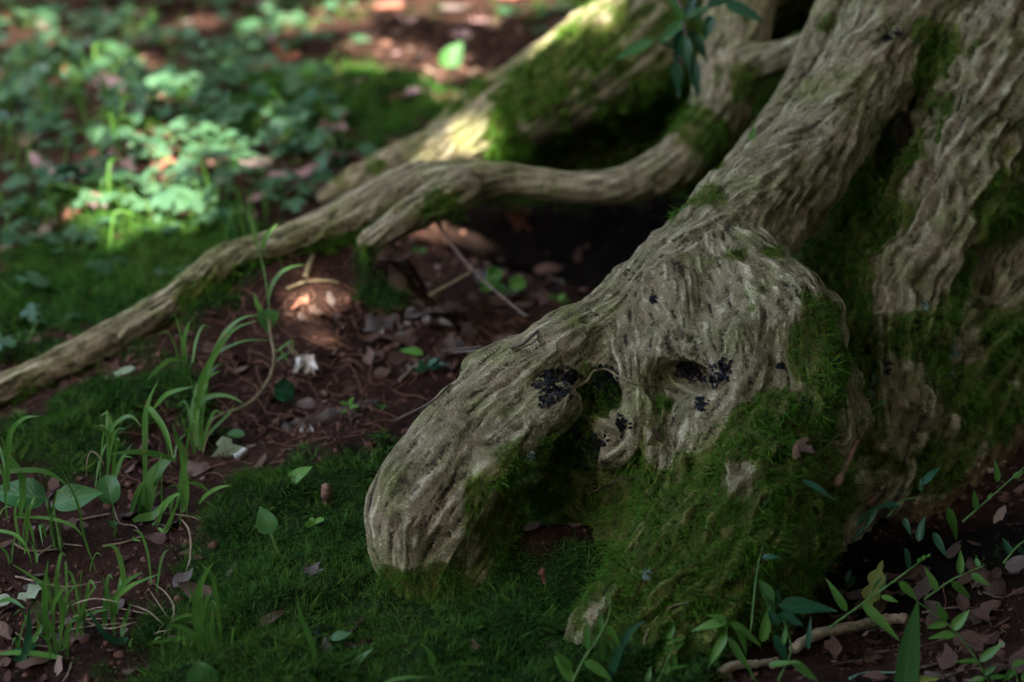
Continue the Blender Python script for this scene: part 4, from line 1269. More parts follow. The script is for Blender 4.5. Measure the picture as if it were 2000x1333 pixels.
# ------------------------------------------------------------------ broad-leaved seedlings
def sprout(label, base_px, tip_px, leaf_to, wpx, mat='leaf', kind='ovate', rstem=5, group=None, toward=.6, name='seedling', curl=.15, d_off=0.0):
    base = hit(*base_px, tree=False)[0]
    r_ = empty(name, base, label, 'seedling', group)
    stp = [np.array(base), at((base_px[0] + tip_px[0]) / 2, (base_px[1] + tip_px[1]) / 2 - 2, depth(base) - .004), at(*tip_px, depth(base) - .008)]
    if np.linalg.norm(stp[2] - stp[0]) > .004:
        tube_obj('stem', stp, rstem * K * depth(base), rstem * .6 * K * depth(base), M['stem'], r_, base, 6, n=6)
    leaf_obj(r_, base, tip_px, leaf_to, wpx, kind, mat, toward, curl=curl, ddep=-.008)
    return r_

sprout('upright seedling with one round leaf and a pale green stem on the moss', (552, 1100), (530, 1044), (508, 990), 45, 'leaf', 'ovate', 4.5, toward=.8)
sprout('yellow green pointed seedling leaf above the rootlet pocket', (558, 972), (559, 948), (607, 908), 33, 'leaf_bright', 'ovate', 3.5, toward=.55)
sprout('large oval leaf at the left edge beside the grass', (110, 1075), (92, 975), (-25, 955), 70, 'leaf', 'ovate', 6, toward=.55)
sprout('large dark oval leaf second from the left edge', (122, 1080), (104, 985), (196, 958), 60, 'leaf', 'ovate', 5, toward=.55)
sprout('round green leaf right of the two large oval leaves', (228, 1050), (220, 985), (205, 928), 46, 'leaf', 'round', 3, toward=.8)
sprout('small dark round leaf below the seedling stem on the soil', (556, 790), (535, 760), (576, 772), 50, 'leaf_dark', 'round', 2, toward=.5)
sprout('little round leaf at the foot of the tall grass clump', (445, 870), (445, 848), (477, 846), 20, 'leaf', 'round', 2.5, toward=.4)
sprout('bright leaf lying on the leaf litter in the middle of the hollow', (806, 700), (827, 692), (778, 680), 20, 'leaf_bright', 'ovate', 2, toward=.35)
sprout('half round leaf cut by the bottom edge in front of the grass', (410, 1340), (405, 1345), (385, 1298), 60, 'leaf', 'round', 4, toward=.7)
sprout('small oval leaf in the moss at the bottom right of the single shoot', (640, 1260), (646, 1248), (686, 1235), 22, 'leaf', 'ovate', 3, toward=.5)
sprout('small heart shaped leaf between the grass tufts near the bottom', (290, 1240), (288, 1222), (291, 1248), 28, 'leaf_dark', 'heart', 2, toward=.7)
sprout('drooping small leaf under the round green leaf', (224, 1050), (222, 1018), (219, 1030), 22, 'leaf', 'ovate', 2, toward=.6)

def multi(label, base_px, leaves, name='seedling', cat='seedling', group=None, stem_r=2.0, stems=True, mat='leaf', kind='ovate', toward=.55, up_d=0.0):
    base = hit(*base_px)[0]
    r_ = empty(name, base, label, cat, group)
    for lf in leaves:
        p0, p1, w_ = lf[:3]
        mt = lf[3] if len(lf) > 3 else mat
        kd = lf[4] if len(lf) > 4 else kind
        if stems and math.hypot(p0[0] - base_px[0], p0[1] - base_px[1]) > 4:
            tube_obj('stem', [base, at((p0[0] + base_px[0]) / 2 + 2, (p0[1] + base_px[1]) / 2, depth(base) - .003 - up_d / 2), at(*p0, depth(base) - .006 - up_d)], stem_r * K * depth(base), stem_r * .6 * K * depth(base), M['stem'], r_, base, 5, n=6)
        leaf_obj(r_, base, p0, p1, w_, kd, mt, toward, ddep=-.006 - up_d)
    return r_

multi('tiny four leaved clover like sprout on the bare soil by the front root', (615, 1032), [((613,1022),(597,1026),14),((613,1020),(605,1012),10),((615,1020),(630,1014),14),((615,1024),(626,1030),12)], mat='leaf_bright', kind='round', toward=.6)
multi('three leaved vine sprout lit green inside the dark hollow', (985, 585), [((966,565),(944,545),48,'leaf_bright','round'),((958,546),(975,524),34,'leaf_bright','round'),((995,562),(1028,548),36,'leaf_bright','round'),((968,556),(992,572),22,'leaf','ovate')], mat='leaf')
multi('small lobed sprout beside the bright leaf in the litter', (832, 722), [((832,716),(815,706),18),((832,716),(812,722),18),((834,714),(855,700),18),((836,718),(872,708),18),((838,720),(858,716),14)], mat='leaf_dark', kind='lobed')
multi('small pale green sprig on the soil left of the front root', (680, 800), [((680,792),(664,785),10),((682,790),(690,776),10),((682,796),(698,792),10),((680,800),(668,806),9)], mat='leaf_bright', kind='ovate')
multi('low green sprout at the right end of the hollow floor', (1085, 590), [((1085,585),(1073,576),14),((1089,585),(1105,575),14),((1091,588),(1116,586),12)], mat='leaf_bright')
multi('dim leaf sprig under the arch of the thin root', (820, 500), [((818,492),(804,486),18),((822,490),(832,488),14)], mat='leaf')
multi('large dark leaf lying in the hollow behind the front root', (985, 600), [((985,632),(1060,612),34,'leaf_dark','ovate')], mat='leaf_dark', toward=.3)
multi('tiny sprout beside the thin strand behind the main root', (1468, 275), [((1467,272),(1474,246),13),((1466,272),(1460,262),8)], mat='leaf_bright', toward=.8)
multi('small sprig at the fringe below the thin root', (745, 800), [((745,796),(735,790),8),((747,796),(755,790),8)], mat='leaf')

# ------------------------------------------------------------------ plants at the lower right
def stemplant(label, path, leaves, dist=None, name='basket_grass', group='creeping grasses at the lower right', r=2.6, mat='grass', base_px=None, spread=0.0, seedhead=False):
    base = hit(*(base_px or path[0]))[0] if dist is None else at(*path[0], dist)
    root = empty(name, base, label, 'grass plant', group)
    d0 = depth(base)
    P_ = img_path(path, base, spread)
    if len(path) > 1:
        tube_obj('stem', P_, r * K * d0, r * .5 * K * d0, M['stem'], root, base, 5)
    for lf in leaves:
        p0, p1, w_ = lf[:3]
        leaf_obj(root, base, p0, p1, w_, 'lance', lf[3] if len(lf) > 3 else mat, random.uniform(.35, .75), curl=random.uniform(.05, .25), fold=.35)
    if seedhead:
        b = MB()
        for k in range(6):
            q = at(path[-1][0] + 3 * math.cos(k * 2.1) - 3 * k, path[-1][1] + 2 * math.sin(k * 2.1) + 2 * k, d0 - spread) - base
            tube(b, [q, q + np.array([.001, 0, .0015]), q + np.array([.0025, 0, .003])], [.0004, .0011, .0003], 5)
        link('seed_head', b.mesh('seed_head'), M['leaf_bright'], root)
    return root

stemplant('creeping grass stem with a seed tip crossing the yellow leaf', [(1619,1227),(1682,1181),(1745,1136),(1808,1089)], [((1682,1178),(1759,1251),22),((1654,1195),(1617,1132),17),((1755,1136),(1798,1174),17),((1720,1165),(1757,1176),13)], dist=1.50, seedhead=True)
stemplant('long leafy grass stem running to the bottom right corner', [(1935,1336),(1889,1262),(1847,1216),(1790,1174)], [((1847,1213),(1832,1181),18),((1860,1230),(1892,1192),22),((1866,1240),(1813,1244),19),((1912,1295),(1868,1286),16),((1913,1293),(1962,1254),18),((1922,1318),(1945,1300),13),((1850,1218),(1808,1226),16),((1930,1325),(1972,1318),15),((1925,1325),(1880,1335),16)], dist=1.47)
stemplant('grass stem with narrow leaves behind the strap blade', [(1805,1171),(1861,1132),(1924,1104)], [((1830,1152),(1806,1108),15),((1857,1136),(1903,1171),16),((1875,1122),(1876,1073),16),((1896,1122),(1934,1143),16),((1912,1108),(1905,1088),11)], dist=1.55)
stemplant('thin grass stem rising to the right edge under the brown root', [(1880,1020),(1931,975),(2010,905)], [((1948,943),(1945,898),14),((1906,996),(1903,957),13),((1930,976),(1937,962),8),((1980,935),(2000,918),14),((1850,992),(1875,1060),20)], dist=1.62)
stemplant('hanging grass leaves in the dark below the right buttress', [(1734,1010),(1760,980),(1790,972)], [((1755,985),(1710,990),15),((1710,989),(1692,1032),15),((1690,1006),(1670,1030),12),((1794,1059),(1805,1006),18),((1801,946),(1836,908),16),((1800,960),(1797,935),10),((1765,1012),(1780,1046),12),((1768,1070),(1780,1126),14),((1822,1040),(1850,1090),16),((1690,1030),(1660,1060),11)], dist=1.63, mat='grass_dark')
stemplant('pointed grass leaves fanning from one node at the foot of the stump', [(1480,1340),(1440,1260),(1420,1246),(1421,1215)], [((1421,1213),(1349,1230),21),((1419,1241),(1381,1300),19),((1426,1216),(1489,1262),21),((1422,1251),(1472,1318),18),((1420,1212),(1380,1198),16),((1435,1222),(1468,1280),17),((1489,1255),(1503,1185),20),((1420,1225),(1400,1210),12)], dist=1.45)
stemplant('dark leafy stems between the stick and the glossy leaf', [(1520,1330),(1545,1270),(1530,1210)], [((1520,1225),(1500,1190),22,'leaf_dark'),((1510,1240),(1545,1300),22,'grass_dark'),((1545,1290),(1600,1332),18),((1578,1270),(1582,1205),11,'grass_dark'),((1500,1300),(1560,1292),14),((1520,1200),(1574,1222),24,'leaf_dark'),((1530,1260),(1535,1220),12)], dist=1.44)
stemplant('grass stem with paired leaves in front of the bare wood strip', [(1115,1340),(1141,1287),(1176,1234),(1190,1199),(1192,1164)], [((1115,1311),(1088,1272),20),((1118,1330),(1084,1282),22),((1147,1269),(1144,1212),15),((1172,1234),(1174,1195),13),((1140,1292),(1200,1326),23),((1185,1220),(1216,1270),14),((1172,1250),(1180,1296),10)], dist=1.43)
stemplant('pale grass leaf sprig at the bottom edge before the moss', [(875,1345),(850,1307),(836,1280)], [((846,1300),(834,1264),15),((865,1335),(910,1309),18)], dist=1.44, name='grass_sprig')
stemplant('lone arching blade at the bottom right of the wood strip', [(1182,1340),(1190,1330)], [], dist=1.42, name='grass_sprig')
stemplant('small leaved sprig by the pale vine at the foot of the stump', [(1280,1340),(1305,1290),(1320,1240)], [((1303,1250),(1318,1222),14),((1300,1258),(1340,1244),9),((1298,1262),(1315,1280),16),((1318,1268),(1338,1252),11),((1315,1275),(1322,1310),12),((1300,1320),(1305,1286),13,'leaf_bright'),((1262,1335),(1272,1300),12),((1288,1310),(1350,1298),8)], dist=1.45)
stemplant('thin grass stalk climbing across the mossy flank', [(1465,1250),(1482,1097),(1510,1024),(1566,936),(1608,877),(1680,820),(1740,772)], [((1566,940),(1640,974),18,'grass_dark'),((1488,1090),(1524,1086),13,'grass_dark'),((1720,790),(1735,782),5)], dist=1.47, spread=-.20, r=2.0)
stemplant('low leaves sprouting at the bottom right edge', [(1990,1345),(1985,1320),(1978,1300)], [((1978,1300),(2005,1290),14),((1980,1310),(1960,1330),14),((1995,1330),(2020,1310),16)], dist=1.47)
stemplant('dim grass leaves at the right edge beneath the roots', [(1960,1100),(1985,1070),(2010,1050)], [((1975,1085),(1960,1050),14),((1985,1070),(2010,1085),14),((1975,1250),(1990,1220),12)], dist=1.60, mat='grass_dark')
grass_clump('dark blue green grass blade curving at the bottom before the stump', (1190, 1338), [(16.0, [(1182,1345),(1195,1310),(1212,1263),(1235,1230),(1260,1212)])], name='grass_clump')
grass_clump('broad strap shaped leaf standing at the bottom right', (1768, 1338), [(46, [(1762,1400),(1768,1333),(1777,1251),(1793,1172)])], name='strap_leaf', mat='leaf')
multi('glossy dark green leaves of a small shrub below the mossy flank', (1512, 1200), [((1520,1183),(1636,1187),36,'leaf_dark','lance'),((1511,1180),(1480,1128),30,'leaf','ovate'),((1518,1180),(1520,1152),13,'leaf_dark','ovate'),((1512,1195),(1494,1166),18,'leaf','ovate')], name='shrub_seedling', cat='shrub', up_d=.03)
multi('yellow green dying lobed leaf standing by the right buttress', (1692, 1205), [((1692,1195),(1722,1094),40,'leaf_yellow','lobed'),((1708,1160),(1730,1122),20,'leaf','ovate')], name='dying_leaf', cat='leaf', toward=.8, up_d=.02)
multi('bright yellow leaf curling at the bottom edge under the strap leaf', (1790, 1338), [((1772,1340),(1836,1322),26,'leaf_yellow','ovate')], name='yellow_leaf', cat='leaf', toward=.5, stems=False)
multi('pale young leaf pair in the dark right of the stump', (1655, 1150), [((1655,1140),(1661,1112),16,'leaf_dark','ovate'),((1656,1146),(1670,1128),12,'leaf','ovate')], toward=.8)

# sapling shoot hanging at the top
hub = at(1336, 48, 2.20)
sp = empty('sapling', at(1330, -60, 2.22), 'leafy sapling shoot with long dark green leaves hanging before the back root', 'sapling')
b0 = np.array(sp.location)
tube_obj('stem', [at(1318,-60,2.22), at(1325,-10,2.21), hub, at(1342,90,2.20), at(1330,130,2.2)], .003, .0016, M['twig'], sp, b0)
for p0, p1, w_, mt in [((1335,40),(1305,-5),17,'leaf'),((1277,80),(1200,112),27,'leaf'),((1334,42),(1283,86),26,'leaf'),((1336,60),(1318,120),30,'leaf_dark'),((1316,120),(1327,190),26,'leaf_dark'),((1345,58),(1387,122),24,'leaf_dark'),
                       ((1352,112),(1364,188),24,'leaf_dark'),((1338,38),(1392,8),24,'grass_dark'),((1415,6),(1496,40),27,'grass_dark'),((1380,12),(1440,-10),22,'leaf_dark'),((1340,30),(1362,-30),20,'leaf_dark'),((1390,30),(1375,80),22,'leaf_dark'),((1336,70),(1346,140),24,'leaf_dark'),((1290,80),(1335,105),8,'leaf_dark'),((1330,20),(1300,-50),18,'leaf')]:
    leaf_obj(sp, hub, p0, p1, w_, 'lance', mt, random.uniform(.4, .7), ddep=random.uniform(-.03, .03), curl=.12).location -= Vector(b0 - hub)
for a_, b_ in [((1336,48),(1277,80)), ((1337,40),(1415,6))]:
    tube_obj('twig', [at(*a_, 2.2), at((a_[0]+b_[0])/2, (a_[1]+b_[1])/2 - 4, 2.2), at(*b_, 2.2)], .0014, .0009, M['stem'], sp, b0, 5)

# ------------------------------------------------------------------ undergrowth in the background (individual plants)
palms = []
for k in range(5):
    b = MB(); palm_geo(b, 0.034, 5 if k % 2 else 3, 300 + k); palms.append(b.mesh('leaf')); palms[-1].materials.append(M['leaf_bg'])
ovals = []
for k in range(4):
    b = MB(); leaf_geo(b, 'ovate' if k % 2 else 'round', 0.05, 0.032, 8, 2, .25, .25, .05, 400 + k); ovals.append(b.mesh('leaf')); ovals[-1].materials.append(M['leaf_bg'])
bl = []
for k in range(4):
    b = MB(); rr = random.Random(k)
    Pq = np.array([[0, 0, 0], [0.01, .01, .07], [.03, .02, .12], [.075 + .02 * k, .04, .13 - .02 * k]])
    ribbon(b, Pq, .006, 700 + k); bl.append(b.mesh('blade')); bl[-1].materials.append(M['grass'])
b = MB(); tube(b, catmull([[0, 0, 0], [.004, 0, .03], [.0, .004, .06]], n=6), .0009, 5); STEM = b.mesh('stem'); STEM.materials.append(M['stem'])

def place_words(p):
    r = p - CAM; dz = r @ FW
    px = 1000 + (r @ RT) / dz / K; py = 666.5 - (r @ UP) / dz / K
    col = 'at the left edge' if px < 110 else 'left of the sunlit patch' if px < 230 else 'inside the sunlit patch' if px < 390 else 'right of the sunlit patch' if px < 560 else 'near the back root'
    row = 'at the top' if py < 90 else 'in far undergrowth' if py < 200 else 'in middle undergrowth' if py < 310 else 'close behind the thin root'
    return col, row
WORDS = ['', 'two', 'two', 'three', 'four', 'five', 'six', 'seven', 'eight', 'nine']
def bgplant(x, y, kind, label, group, sc=1.0, nl=None):
    p, nr = gpoint(x, y)
    nl = nl or random.randint(4, 8)
    col_, row_ = place_words(p)
    if group.startswith('shaded'): row_ = 'in shade past the thin root'
    if group.startswith('scattered'): row_ = 'in scattered background growth'
    size_ = 'small' if sc < .7 else 'large' if sc > .95 else 'mid sized'
    label = f"{size_} {WORDS[nl]} " + {'palm': 'leaved ivy plant', 'oval': 'leaved oval leaf plant', 'grass': 'bladed grass tuft'}[kind] + f" {row_}, {col_}"
    r_ = empty({'palm': 'ivy_plant', 'oval': 'leafy_plant', 'grass': 'grass_tuft'}[kind], p, label, {'palm': 'plant', 'oval': 'plant', 'grass': 'grass'}[kind], group)
    if kind == 'grass':
        for k in range(nl or random.randint(4, 7)):
            s_ = sc * random.uniform(.6, 1.2)
            link('blade', random.choice(bl), None, r_, mtx=Matrix.Translation((random.uniform(-.02, .02), random.uniform(-.02, .02), 0)) @ Matrix.Rotation(random.uniform(0, 6.28), 4, 'Z') @ Matrix.Scale(s_, 4))
        return r_
    n_ = nl or random.randint(4, 8)
    for k in range(n_):
        a = k * 6.283 / n_ + random.uniform(-.5, .5); rad = random.uniform(.012, .07) * sc; hz = random.uniform(.02, .065) * sc
        top_ = np.array([rad * math.cos(a), rad * math.sin(a), hz])
        ln_ = np.linalg.norm(top_)
        link('stem', STEM, None, r_, mtx=Vector((0, 0, 1)).rotation_difference(Vector(top_)).to_matrix().to_4x4() @ Matrix.Diagonal((1, 1, ln_ / .06, 1)))
        out = np.array([math.cos(a), math.sin(a), random.uniform(-.35, .15)])
        nn = np.array([random.gauss(-.1, .3), random.gauss(-.3, .3), 1])
        s_ = sc * random.uniform(.65, 1.25)
        link('leaf', random.choice(palms if kind == 'palm' else ovals), None, r_, mtx=frame_mtx(top_, out, nn) @ Matrix.Scale(s_, 4))
    return r_

taken = []
def free(x, y, d):
    if any((x - a) ** 2 + (y - b_) ** 2 < d * d for a, b_ in taken): return False
    taken.append((x, y)); return True

count = 0; tries = 0
while count < 92 and tries < 6000:
    tries += 1
    px, py = random.uniform(-60, 640), random.uniform(-20, 440)
    p = hit(px, py, tree=False)[0]
    if p[1] < 0.25 or p[1] > 4.5: continue
    dens = math.exp(-((px - 260) / 260) ** 2 - ((py - 230) / 210) ** 2) + .12
    if random.random() > dens: continue
    if not free(p[0], p[1], .055): continue
    kd = 'palm' if random.random() < .72 else 'oval'
    bgplant(p[0], p[1], kd, 'lobed ivy like plant in the blurred undergrowth beyond the roots' if kd == 'palm' else 'small oval leaved plant in the blurred undergrowth beyond the roots', 'undergrowth plants beyond the roots', random.uniform(.5, .9) * (1.0 + .12 * max(0, p[1] - 1)))
    count += 1
for px, py in [(60,490),(130,510),(180,470),(40,590),(20,430),(300,480),(90,640),(30,690),(200,545),(350,455),(330,560),(420,400)]:
    p = hit(px, py, tree=False)[0]
    bgplant(p[0], p[1], 'palm', 'dim lobed plant in the shade just beyond the thin root', 'shaded plants beyond the thin root', random.uniform(.45, .75), random.randint(2, 4))
for px, py in [(590,60),(620,20),(660,90),(560,100),(700,30),(1120,30),(1050,40),(530,180),(600,300),(560,260),(650,320),(480,250),(640,250),(1100,80)]:
    p = hit(px, py, tree=False)[0]
    bgplant(p[0], p[1], random.choice(['palm', 'oval']), 'scattered green plant near the back root in the blurred background', 'scattered background plants', random.uniform(.6, 1.0), random.randint(2, 5))
for k in range(34):
    px, py = random.uniform(-40, 560), random.uniform(60, 520)
    p = hit(px, py, tree=False)[0]
    if p[1] < .2: continue
    bgplant(p[0], p[1], 'grass', 'blurred grass tuft arching among the undergrowth plants', 'grass tufts in the undergrowth', random.uniform(.4, .72))
pp = hit(890, 130, tree=False)[0]
lt = empty('leafy_plant', pp, 'single upright pale green leaf standing alone before the back root', 'plant')
leaf_obj(lt, pp, (868, 138), (902, 80), 46, 'ovate', 'leaf', .8)

# ------------------------------------------------------------------ fallen leaves
dead = []
for k in range(8):
    b = MB(); leaf_geo(b, ['ovate', 'lance', 'ovate', 'lobed', 'round', 'ovate', 'lobed', 'lance'][k], 0.07, [0.036, .024, .042, .046, .045, .032, .05, .028][k], 9, 2, random.uniform(-.4, .5), random.uniform(-.35, .4), .12, 800 + k, twist=random.uniform(-.8, .8))
    dead.append(b.mesh('fallen_leaf'))
dead_sets = {}
for key in ('dead', 'dead_grey', 'dead_red', 'dead_pink'):
    dead_sets[key] = []
    for me in dead:
        c_ = me.copy(); c_.name = 'fallen_leaf'; c_.materials.append(M[key]); dead_sets[key].append(c_)

LEAF_KIND = ['oval', 'narrow', 'broad oval', 'lobed', 'round', 'slim oval', 'broad lobed', 'thin']
COL_WORD = {'dead': 'brown', 'dead_grey': 'greyish tan', 'dead_red': 'reddish', 'dead_pink': 'pinkish'}
def fallen(px, py, key, sc, label, group=None, yaw=None, lift=.004, tilt=.3):
    p, nr, _ = hit(px, py)
    if group and np.linalg.norm(hit(px, py, tree=False)[0] - p) > .002: return None      # a root is in the way
    yaw = random.uniform(0, 6.28) if yaw is None else yaw
    yd = np.array([math.cos(yaw), math.sin(yaw), 0]); yd = yd - nr * (yd @ nr)
    nn = nr + np.array([random.gauss(0, tilt), random.gauss(0, tilt), 0])
    ki = random.randrange(8)
    if group:
        side = 'left' if px % 400 < 133 else 'middle' if px % 400 < 266 else 'right'
        big = 'tiny' if sc < .35 else 'small' if sc < .55 else 'medium' if sc < .85 else 'large'
        label = f"{big} {COL_WORD[key]} {LEAF_KIND[ki]} " + label
    o = link('fallen_leaf', dead_sets[key][ki], None, mtx=frame_mtx(p + nr * lift, yd, nn) @ Matrix.Scale(sc, 4))
    return tag(o, label, 'leaf', group)

for k in range(62):      # hollow floor between the roots
    px, py = random.gauss(930, 130), random.gauss(620, 45)
    if not (720 < px < 1180 and 470 < py < 760): continue
    fallen(px, py, random.choice(['dead', 'dead_grey', 'dead']), random.uniform(.3, .85), 'dry leaf on the hollow floor ' + ('at its left' if px < 860 else 'near the twigs' if px < 980 else 'by the front root'), 'dry leaves in the hollow')
for k in range(120):      # background
    px, py = random.uniform(-20, 1150), random.uniform(-5, 430)
    p = hit(px, py)[0]
    if p[1] < .3 or hit(px, py, ground=False)[2] < 2.95: continue
    fallen(px, py, random.choice(['dead', 'dead_pink', 'dead_red', 'dead_pink']), random.uniform(.5, 1.2), 'fallen leaf on the blurred ground beyond the roots', 'fallen leaves in the background', lift=.008)
for k in range(44):      # lower right
    px, py = random.uniform(1480, 2010), random.uniform(1090, 1335)
    p = hit(px, py)
    if p[0][2] > .06: continue
    fallen(px, py, random.choice(['dead', 'dead_grey', 'dead', 'dead']), random.uniform(.22, .6), 'fallen leaf on the dark litter ' + ('below the stump foot' if px < 1650 else 'round the thick stick' if px < 1800 else 'in the bottom right corner'), 'fallen leaves at the lower right')
for k in range(26):      # lower left
    px, py = random.uniform(0, 420), random.uniform(960, 1330)
    fallen(px, py, random.choice(['dead', 'dead_grey']), random.uniform(.2, .5), 'dead leaf on soil under grass ' + ('by the left edge' if px < 140 else 'between the tufts' if px < 280 else 'beside the moss bed'), 'fallen leaves under the grass')
for k in range(46):      # on the moss bed
    px, py = random.uniform(440, 1320), random.uniform(1090, 1330)
    fallen(px, py, random.choice(['dead', 'dead_grey']), random.uniform(.12, .4), 'dead leaf scrap on the moss bed ' + ('below the seedling' if px < 680 else 'before the front root' if px < 1000 else 'below the stump'), 'leaf scraps on the moss bed')
for k in range(26):      # slope in the middle
    px, py = random.uniform(560, 860), random.uniform(600, 820)
    fallen(px, py, random.choice(['dead', 'dead_grey']), random.uniform(.15, .4), 'dry leaf on the reddish slope ' + ('under the blossoms' if px < 660 else 'mid way up' if px < 760 else 'beside the front root'), 'small leaves on the slope')
for px, py, key, sc, lab in [(905,665,'dead_grey',1.0,'broad tan dead leaf flat on the hollow floor below the twig'), (1055,1115,'dead_red',.25,'small orange red leaf scrap on the moss below the front root'),
                             (1268,838,'dead',.25,'narrow red brown leaf caught beside the pillar strand'), (1560,885,'dead',.24,'brown bark coloured leaf stuck on the mossy flank'), (405,930,'dead',.75,'dark curled dead leaf next to the pale spotted leaf'),
                             (925,1165,'dead_grey',.35,'pale crumpled leaf on the moss under the front root'), (1025,1045,'dead_grey',.28,'tiny pale leaf stuck inside the cave under the front root'),
                             (780,138,'dead_grey',1.6,'sunlit pale leaf heap top on the blurred background'), (440,310,'dead_grey',1.7,'large sunlit pinkish dead leaf in the undergrowth'), (355,325,'dead_red',.7,'sunlit orange leaf in the undergrowth'),
                             (430,340,'dead_grey',1.2,'second pinkish dead leaf below the large sunlit one'), (930,25,'dead_grey',1.8,'sunlit pale pink leaf at the top edge of the background'), (600,585,'dead_red',.4,'reddish leaf in the sun fleck under the thin root'), (642,575,'dead_grey',.35,'pale curled leaf in the sun fleck under the thin root')]:
    fallen(px, py, key, sc, lab, lift=.006)

def single_leaf(name, p0, p1, wpx, kind, mat, label, lift=.012, toward=.35, curl=.1):
    base = hit(*p0, tree=False)[0] + np.array([0, 0, lift])
    s_ = nseed(); b = MB()
    B = at(*p1, depth(base) + .0)
    leaf_geo(b, kind, np.linalg.norm(B - base), wpx * K * depth(base), 12, 3, .15, curl, .06, s_)
    v = CAM - base; v /= np.linalg.norm(v)
    o = link(name, b.mesh(name), M[mat], mtx=frame_mtx(base, B - base, v * toward + np.array([0, 0, 1 - toward])))
    return tag(o, label, 'leaf')
single_leaf('fallen_leaf', (436, 885), (468, 962), 78, 'lobed', 'leaf_pale', 'pale grey green fallen leaf with brown blotches beside the grass', .018, .85)
single_leaf('fallen_leaf', (266, 738), (197, 740), 18, 'ovate', 'leaf_pale', 'narrow pale green fallen leaf on the mossy bank', .012, .4)
single_leaf('fallen_leaf', (88, 1172), (20, 1185), 34, 'lobed', 'leaf_pale', 'faded jagged leaf flat in the grass at the lower left', .015, .5)
single_leaf('fallen_leaf', (25, 1195), (-30, 1180), 30, 'ovate', 'leaf_pale', 'faded leaf cut by the left edge in the grass', .012, .5)

# ------------------------------------------------------------------ twigs, sticks, vine, blossoms, lichens
def stick(name, pts, rpx, mat, label, lift=None, cat='twig', taper=.6, wob=.25, on='hit', sides=7, group=None):
    P_ = []
    for i, (px, py) in enumerate(pts):
        p, nr, _ = hit(px, py)
        P_.append(p + nr * (rpx * K * 1.7 * (lift if lift is not None else .9)))
    P_ = np.array(P_)
    base = P_.mean(0)
    C_ = catmull(P_, n=22)
    b = MB()
    rad = rpx * K * depth(base)
    tube(b, C_ - base, rad * (np.linspace(1, taper, len(C_))) * (1 + .15 * np.array([random.uniform(-1, 1) for _ in C_])), sides, wob, random.Random(nseed()))
    return tag(link(name, b.mesh(name), M[mat], loc=base), label, cat, group)

stick('stick', [(1545,1276),(1598,1248),(1668,1234),(1731,1220),(1766,1218)], 11, 'stick', 'thick pale barked stick lying on the litter at the lower right', cat='stick', taper=1.0)
stick('stick', [(1384,1334),(1433,1308),(1480,1304),(1517,1298)], 10, 'stick', 'short pale stick at the bottom edge left of the thick stick', cat='stick')
stick('twig', [(1756,1318),(1840,1297),(1889,1265),(1917,1244),(1973,1209)], 4, 'twig', 'thin dark twig rising to the right edge behind the grass stem')
stick('twig', [(1660,1330),(1690,1318),(1756,1318)], 4, 'pale_lichen', 'twig end crusted with blue white lichen at the bottom')
stick('stick', [(480,1328),(500,1312),(528,1293)], 5, 'whitewood', 'bleached white stick in the moss at the bottom', cat='stick')
stick('stick', [(617,1277),(640,1268)], 3, 'whitewood', 'tiny white stick beside the small oval leaf', cat='stick')
stick('wood_chip', [(461,899),(482,885)], 7, 'whitewood', 'pale grey wood chip above the spotted leaf', cat='wood chip', taper=.9)
stick('twig', [(596,545),(603,520),(612,490)], 6, 'stem_tan', 'short pale rootlet standing in the sun fleck under the thin root', taper=.5)
stick('twig', [(560,566),(600,552),(640,550),(664,555)], 3.5, 'stem_tan', 'curved pale rootlet lying in the sun fleck')
stick('twig', [(780,745),(830,705),(880,692),(1000,682),(1050,650)], 4, 'twig', 'grey twig lying across the hollow floor towards the front root')
stick('twig', [(785,728),(860,690),(940,680)], 3, 'twig', 'second grey twig beside the bright leaf in the hollow')
stick('twig', [(770,825),(840,790),(880,755)], 3, 'twig', 'dark twig on the red slope next to the front root')
stick('twig', [(590,845),(598,825),(612,845)], 4, 'whitewood', 'small forked pale twig on the dark wood at mid slope')
stick('twig', [(430,1148),(455,1125),(475,1112)], 2.5, 'twig', 'small brown twig in the moss below the seedling')
stick('twig', [(845,980),(880,1010)], 2, 'straw', 'short straw on the foot of the front root')
stick('twig', [(1270,940),(1220,935),(1160,960),(1110,990)], 2.2, 'twig', 'hair thin twig hanging over the cave mouth')
for i, pts in enumerate([[(30,1130),(120,1150),(200,1140)], [(60,1230),(140,1215),(260,1212)], [(30,1240),(60,1262),(110,1270)], [(130,1215),(200,1190),(300,1205)], [(140,1300),(135,1320),(120,1340)], [(200,1070),(240,1064),(280,1050)], [(75,1090),(110,1068),(160,1070)], [(300,1290),(330,1284),(350,1285)], [(20,1060),(60,1080),(130,1075)], [(150,1020),(190,1012),(215,1008)]]):
    stick('straw', pts, 2.2, 'straw', 'dry straw lying on the soil under the grass', 2.0, 'straw', group='dry straws under the grass')
for i, pts in enumerate([[(1560,1330),(1640,1300),(1720,1290)], [(1800,1200),(1870,1190),(1960,1195)], [(1620,1210),(1680,1195),(1700,1180)], [(1880,1260),(1950,1290),(2005,1300)], [(1700,1280),(1800,1265),(1880,1240)], [(1920,1160),(1960,1170),(2000,1150)], [(1840,1330),(1900,1310),(1950,1320)]]):
    stick('twig', pts, 2.6, 'twig', 'thin dead twig in the dark litter at the lower right', 1.5, group='twigs in the lower right litter')
